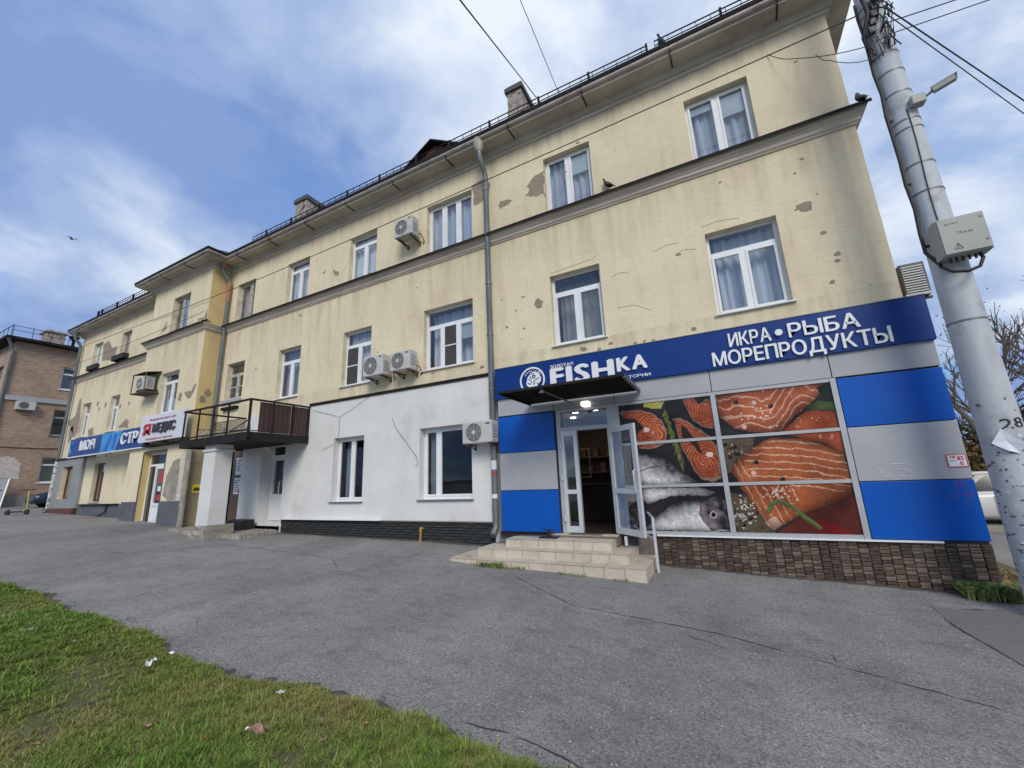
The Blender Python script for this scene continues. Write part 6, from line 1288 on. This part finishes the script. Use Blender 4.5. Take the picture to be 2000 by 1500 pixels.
# ------------------------------------------------------------------ trees, shrubs
def bare_tree(loc, hgt, label, seed):
    r = random.Random(seed); t = thing('bare_tree', label, 'tree', loc, 'trees behind the right corner'); tk, tw = MB(), MB(); base = Vector(loc)
    def grow(p, d, L, rad_, lev):
        q = [p]; dd = d.copy()
        for k in range(3):
            dd = (dd + Vector((r.uniform(-.16,.16), r.uniform(-.16,.16), r.uniform(-.03,.14)))).normalized(); q.append(q[-1]+dd*L/3)
        (tk if lev < 2 else tw).tube(q, [rad_*(1-.14*k) for k in range(4)], 6 if lev < 2 else 3, cap=False)
        if lev >= 5: return
        n = 3 if lev < 3 else 4
        for k in range(n):
            s = q[r.choice((1,2,3)) if k else 3]; a = r.uniform(.35,.95); ax = Vector((r.uniform(-1,1), r.uniform(-1,1), r.uniform(-.3,.6))).normalized()
            nd = (dd + ax*a).normalized(); grow(s, nd, L*r.uniform(.58,.8), rad_*.58, lev+1)
    grow(base, Vector((0,0,1)), hgt*.3, hgt*.022, 0)
    tk.build('trunk', 'bark', t); tw.build('crown', 'bark', t)
bare_tree((8.3,11.0,-.4), 8.2, 'bare twiggy tree just behind the pole', 3)
bare_tree((11.5,12.5,-.4), 9.5, 'larger bare twiggy tree at the right edge', 8)
bare_tree((7.2,15.0,-.4), 7.4, 'bare twiggy tree behind the silver car', 15)
def leaf_cloud(name, m, centres, n, size, parent=None, seed=1, **kw):
    r = np.random.RandomState(seed); C = np.array([c[:3] for c in centres]); S = np.array([c[3:6] for c in centres])
    idx = r.randint(len(C), size=n); d = r.normal(size=(n,3)); d /= np.linalg.norm(d,axis=1)[:,None]; rr = r.uniform(.35,1.0,n)[:,None]**.6
    P = C[idx]+d*rr*S[idx]; a = r.normal(size=(n,3)); a /= np.linalg.norm(a,axis=1)[:,None]; b = np.cross(a, r.normal(size=(n,3))); b /= np.linalg.norm(b,axis=1)[:,None]
    s = size*r.uniform(.6,1.4,n)[:,None]; V = np.stack([P-a*s, P+b*s*.5, P+a*s, P-b*s*.5],1).reshape(-1,3)
    return MB().add(V.tolist(), [(4*i,4*i+1,4*i+2,4*i+3) for i in range(n)]).build(name, m, parent, **kw)
M['ochre_leaf'] = mat('ochre_leaves', (0.20, 0.12, 0.045), (0.10, 0.07, 0.03), 3, 0.9); M['green_leaf'] = mat('dull_green_leaves', (0.055, 0.06, 0.022), (0.10, 0.085, 0.03), 1.5, 0.9); M['weed'] = mat('weed_leaves', (0.12, 0.19, 0.045), (0.20, 0.23, 0.07), 20, 0.8)
def shrub(loc, cs, m, n, size, label, seed):
    t = thing('shrub', label, 'shrub', loc, 'shrubs behind the right corner'); x, y, z = loc
    leaf_cloud('foliage', m, [(x+a,y+b,z+c,d,e_,f) for a,b,c,d,e_,f in cs], n, size, t, seed)
    s_ = MB()
    for k in range(9): a = k*.7; s_.tube([(x+.1*math.cos(a),y+.1*math.sin(a),z-.2),(x+.5*math.cos(a),y+.4*math.sin(a),z+1.0),(x+.8*math.cos(a),y+.7*math.sin(a),z+1.9)], [.04,.03,.012], 5)
    s_.build('stems', 'bark', t)
for tr_, sd_, nn in (((11.5,12.5),51,700),((8.3,11.0),52,200)):
    o_ = [q for q in bpy.data.objects if q.name.startswith('bare_tree') and abs(q.location.x-tr_[0]) < .01][0]
    leaf_cloud('leaves', 'ochre_leaf', [(tr_[0]+a, tr_[1]+b, c, 1.2, 1.2, 1.0) for a, b, c in ((0,0,5.2),(-1.2,.3,4.2),(1.1,-.4,4.4),(.2,.5,6.6),(-.5,-.3,3.4))], nn, .06, o_, sd_)
shrub((6.6,13.2,-.4), [(0,0,1.3,1.4,1.0,1.2),(-.8,.4,2.4,1.0,.9,.9),(.9,0,1.9,1.0,.8,1.1)], 'ochre_leaf', 5200, .085, 'brown autumn shrub in the gap between the building and the pole', 2)
shrub((9.8,14.0,-.4), [(0,0,1.6,1.6,1.1,1.6),(.9,0,3.0,1.3,1.0,1.0),(-1.1,0,2.2,1.2,1,1.2)], 'green_leaf', 6500, .09, 'dull green shrub behind the silver car', 5)
shrub((12.6,13.0,-.4), [(0,0,1.6,1.8,1.2,1.6),(.4,0,3.2,1.5,1.1,1.2)], 'green_leaf', 6000, .10, 'tall dark green shrub at the right edge', 6)
for k, x in enumerate((16,20,25,30,4.5)): shrub((x,17+k%2,-.4), [(0,0,1.6,2.4,1.2,1.7),(1.0,0,3.0,1.8,1.1,1.2)], 'green_leaf' if k % 2 else 'ochre_leaf', 3500, .13, ('broad green shrub far behind at the right','broad brown shrub far behind at the right')[k % 2 == 0] + (', %s' % ('nearest','second','third','fourth','behind the corner')[k]), 30+k)
# kerb and soil strip beside the right end wall
MB().box(3.4,40,7.2,7.45,-.75,-.16).build('kerb', 'concrete', kind='structure')
ss = MB(); vs = []
for i in range(14):
    for j in range(3): vs.append((3.05+.45*j+.05*math.sin(i*1.3+j), -.25+.55*i, g(3.2)+.02+.02*math.sin(i*2.1+j)))
ss.add(vs, [(3*i+j,3*i+j+1,3*i+j+4,3*i+j+3) for i in range(13) for j in range(2)], True).build('soil_strip', 'soil', kind='structure')
leaf_cloud('fallen_leaves', 'leafdead', [(3.4,.2+.5*k,g(3.3)+.05,.4,.4,.035) for k in range(12)], 700, .035, seed=11, kind='stuff', label='brown fallen leaves on the soil beside the end wall')

# ------------------------------------------------------------------ weeds
def weed(loc, rx, ry, h, n, label, seed):
    r = random.Random(seed); t = thing('weed_clump', label, 'weed', loc, 'weeds along the foot of the walls'); m_ = MB(); x, y, z = loc
    for k in range(n):
        a = r.uniform(0,6.28); bx_, by_ = x+rx*r.uniform(-1,1), y+ry*r.uniform(-1,1); L = h*r.uniform(.4,1); dx_, dy_ = math.cos(a)*L*r.uniform(.3,1.1), math.sin(a)*L*r.uniform(.3,1.0); w = r.uniform(.006,.014)*min(1.2,h/.12)
        px, py = -math.sin(a)*w, math.cos(a)*w
        m_.add([(bx_-px*.4,by_-py*.4,z-.01),(bx_+px*.4,by_+py*.4,z-.01),(bx_+dx_*.5+px,by_+dy_*.5+py,z+L*.7),(bx_+dx_*.5-px,by_+dy_*.5-py,z+L*.7),(bx_+dx_,by_+dy_,z+L*.75)], [(0,1,2,3),(3,2,4)])
    m_.build('leaves', 'weed', t)
weed((-4.05,-1.4,g(-4,-1.4)), .32, .05, .13, 120, 'green weed clump at the left foot of the lowest tiled step', 1)
weed((-3.55,-1.38,g(-3.5,-1.4)), .2, .04, .08, 60, 'low weed clump at the foot of the lowest tiled step near its middle', 2)
weed((-2.5,-1.38,g(-2.5,-1.4)), .25, .04, .07, 50, 'small weed clump below the middle of the lowest tiled step', 3)
weed((-1.7,-1.37,g(-1.7,-1.4)), .12, .03, .07, 26, 'tiny weed clump near the right front corner of the steps', 4)
weed((2.85,-.32,g(2.8)), .3, .14, .24, 620, 'bushy green weeds at the right end of the stone plinth', 5)

# ------------------------------------------------------------------ grass
def grass(n, seed):
    r = np.random.RandomState(seed)
    x = -13.8 + 12.6*r.rand(n)**.72; x = np.where(r.rand(n) < .12, -20+24*r.rand(n), x)
    e_ = np.interp(x, [p[0] for p in EP], [p[1] for p in EP]) + .05*np.sin(x*1.9+.4) + .03*np.sin(x*5.3) + .02*np.sin(x*11.7+1)
    t = r.rand(n); far_ = r.rand(n) < .12; dep = np.where(far_, 3.6, np.clip(1.65-np.abs(x+4.3)*np.where(x > -4.3,.42,.125),.25,2)); y = e_ + .03 - dep*t
    pn = vnoise(x+40, y+40, 1.6, 21); pn2 = vnoise(x+40, y+40, 5.0, 22); pn3 = vnoise(x+40,y+40,.7,23)
    pn4 = vnoise(x+60, y+60, 16, 27); keep = (pn4*.55+pn2*.45 > .30) | (r.rand(n) < .62) ; x, y, t, pn, pn2, pn3 = [q[keep] for q in (x,y,t,pn,pn2,pn3)]; n = len(x)
    gz = np.array([g(a,b) for a, b in zip(np.round(x,1), np.round(y,1))])+.01
    L = (.018+.042*r.rand(n)+.06*(r.rand(n) < .012))*(.42+.5*pn+.7*pn4[keep])*(1+.4*(pn3-.5)); a = r.rand(n)*6.283; lean = L*(.35+1.1*r.rand(n)); w = (.0012+.0018*r.rand(n))*(1+np.clip((-x-4)*.13,0,1.3))
    dx_, dy_ = np.cos(a), np.sin(a); px, py = -dy_*w, dx_*w
    V = np.empty((n,5,3),'f')
    V[:,0] = np.stack([x-px,y-py,gz],1); V[:,1] = np.stack([x+px,y+py,gz],1)
    V[:,2] = np.stack([x+dx_*lean*.4+px*.8,y+dy_*lean*.4+py*.8,gz+L*.65],1); V[:,3] = np.stack([x+dx_*lean*.4-px*.8,y+dy_*lean*.4-py*.8,gz+L*.65],1)
    V[:,4] = np.stack([x+dx_*lean,y+dy_*lean,gz+L*.85],1)
    base = np.arange(n)[:,None]*5; li = (base+np.array([0,1,2,3,3,2,4])[None,:]).reshape(-1)
    me = bpy.data.meshes.new('grass'); me.vertices.add(n*5); me.vertices.foreach_set('co', V.ravel()); me.loops.add(n*7); me.loops.foreach_set('vertex_index', li.astype('i'))
    me.polygons.add(n*2); ls = (np.arange(n)[:,None]*7+np.array([0,4])[None,:]).reshape(-1); me.polygons.foreach_set('loop_start', ls.astype('i')); me.polygons.foreach_set('loop_total', np.tile([4,3],n).astype('i')); me.update(calc_edges=True)
    dry = np.clip(.98-1.5*pn3-.6*pn2-.3*pn+.6*(r.rand(n)-.5)+.35*(x > -4.5)*np.clip((x+4.5)/3,0,1),0,1)[:,None]; green = np.array([.15,.255,.033])*(.35+1.15*r.rand(n))[:,None]; yel = np.array([.33,.29,.09])*(.6+.7*r.rand(n))[:,None]
    col = green*(1-dry)+yel*dry; straw = r.rand(n) < .11; col[straw] = np.array([.34,.28,.13])
    c4 = np.concatenate([np.repeat(col,5,0), np.ones((n*5,1))],1).astype('f'); at_ = me.color_attributes.new('col','FLOAT_COLOR','POINT'); at_.data.foreach_set('color', c4.ravel())
    me.materials.append(M['grass']); o = bpy.data.objects.new('grass', me); COL.objects.link(o); o['kind'] = 'stuff'; o['label'] = 'short patchy green and yellowing grass on the verge'; return o
M['grass'] = mat('grass_blades', (1,1,1), (.9,.9,.9), 3, .75, vcol=True, spec=.25)
grass(520000, 5)
# crumbs of asphalt along the edge
r_ = random.Random(31); m_ = MB()
for k in range(4200):
    x = -14+13.8*r_.random()**.7; y = edge(x)+abs(r_.gauss(0,.10))-.02; s = r_.uniform(.002,.007); z = g(x,y)+s*.3
    m_.add([(x-s,y,z),(x,y-s*.8,z),(x+s,y+s*.2,z),(x,y+s,z),(x+s*.1,y,z+s*.9)], [(0,1,4),(1,2,4),(2,3,4),(3,0,4)])
m_.build('asphalt_crumbs', 'crack', kind='stuff', label='dark crumbs of asphalt along the grass edge')
# litter and leaves
def scrap(name, x, y, s, m, label, cat, seed, fold=.5, group=None, z=.045):
    r = random.Random(seed); n = 5; vs = []; gz = g(x,y)+z
    for i in range(n):
        for j in range(n): vs.append((x+s*(i/(n-1)-.5)+r.uniform(-.12,.12)*s, y+s*.7*(j/(n-1)-.5)+r.uniform(-.12,.12)*s, gz+r.uniform(0,fold)*s*.6))
    return MB().add(vs, [(i*n+j,i*n+j+1,(i+1)*n+j+1,(i+1)*n+j) for i in range(n-1) for j in range(n-1)], False).build(name, m, label=label, cat=cat, group=group, loc=(x,y,gz))
scrap('feather', -6.91, -6.3, .15, 'feather', 'pale grey scrap lying in the grass farthest left', 'litter', 1, .2)
scrap('tissue', -4.78, -6.09, .085, 'tissue', 'white crumpled tissue lying in the green grass', 'litter', 2, 1.2)
scrap('paper_scrap', -4.9, -5.88, .05, 'tissue', 'small white scrap above the crumpled tissue', 'litter', 3, .4)
scrap('wrapper', -2.95, -6.23, .13, 'wrapper', 'brown and white wrapper lying in the grass near the asphalt', 'litter', 4, .6); scrap('paper_scrap', -3.03, -6.25, .05, 'tissue', 'white scrap touching the brown wrapper', 'litter', 5, .6)
scrap('paper_scrap', -3.29, -5.86, .07, 'feather', 'pale flat scrap at the grass edge right of the tissue', 'litter', 6, .3); scrap('paper_scrap', -5.99, -6.22, .05, 'feather', 'pale scrap between the tissue and the leftmost scrap', 'litter', 7, .4)
lr = random.Random(77)
for k in range(46):
    x = -7+6.2*lr.random()**.8; y = edge(x)-.08-1.0*lr.random(); L = lr.uniform(.018,.04); a = lr.uniform(0,6.28); gz = g(x,y)+lr.uniform(.03,.05)
    q = [(math.cos(a)*u-math.sin(a)*v, math.sin(a)*u+math.cos(a)*v, h) for u, v, h in ((-L,0,0),(-.3*L,.42*L,.012),(.4*L,.33*L,.008),(L,0,.016),(.4*L,-.36*L,.004),(-.3*L,-.4*L,.01),(0,0,-.004))]
    MB().add([(x+p,y+q_,gz+h) for p, q_, h in q], [(0,1,6),(1,2,6),(2,3,6),(3,4,6),(4,5,6),(5,0,6)]).build('fallen_leaf', 'leafdead' if k % 3 else 'wrapper', label='dry brown fallen leaf lying in the grass', cat='leaf', group='fallen leaves in the grass', loc=(x,y,gz))
pr_ = random.Random(99); pb_ = MB()
for k in range(900):
    x = pr_.uniform(-9,4); y = pr_.uniform(-5.5,-.6); s = pr_.uniform(.003,.009); z = g(x,y)+.001
    pb_.add([(x-s,y,z),(x,y-s*.7,z),(x+s,y+s*.2,z),(x,y+s,z),(x,y,z+s*.7)], [(0,1,4),(1,2,4),(2,3,4),(3,0,4)])
pb_.build('pebbles', 'feather', kind='stuff', label='tiny pale pebbles scattered on the asphalt')
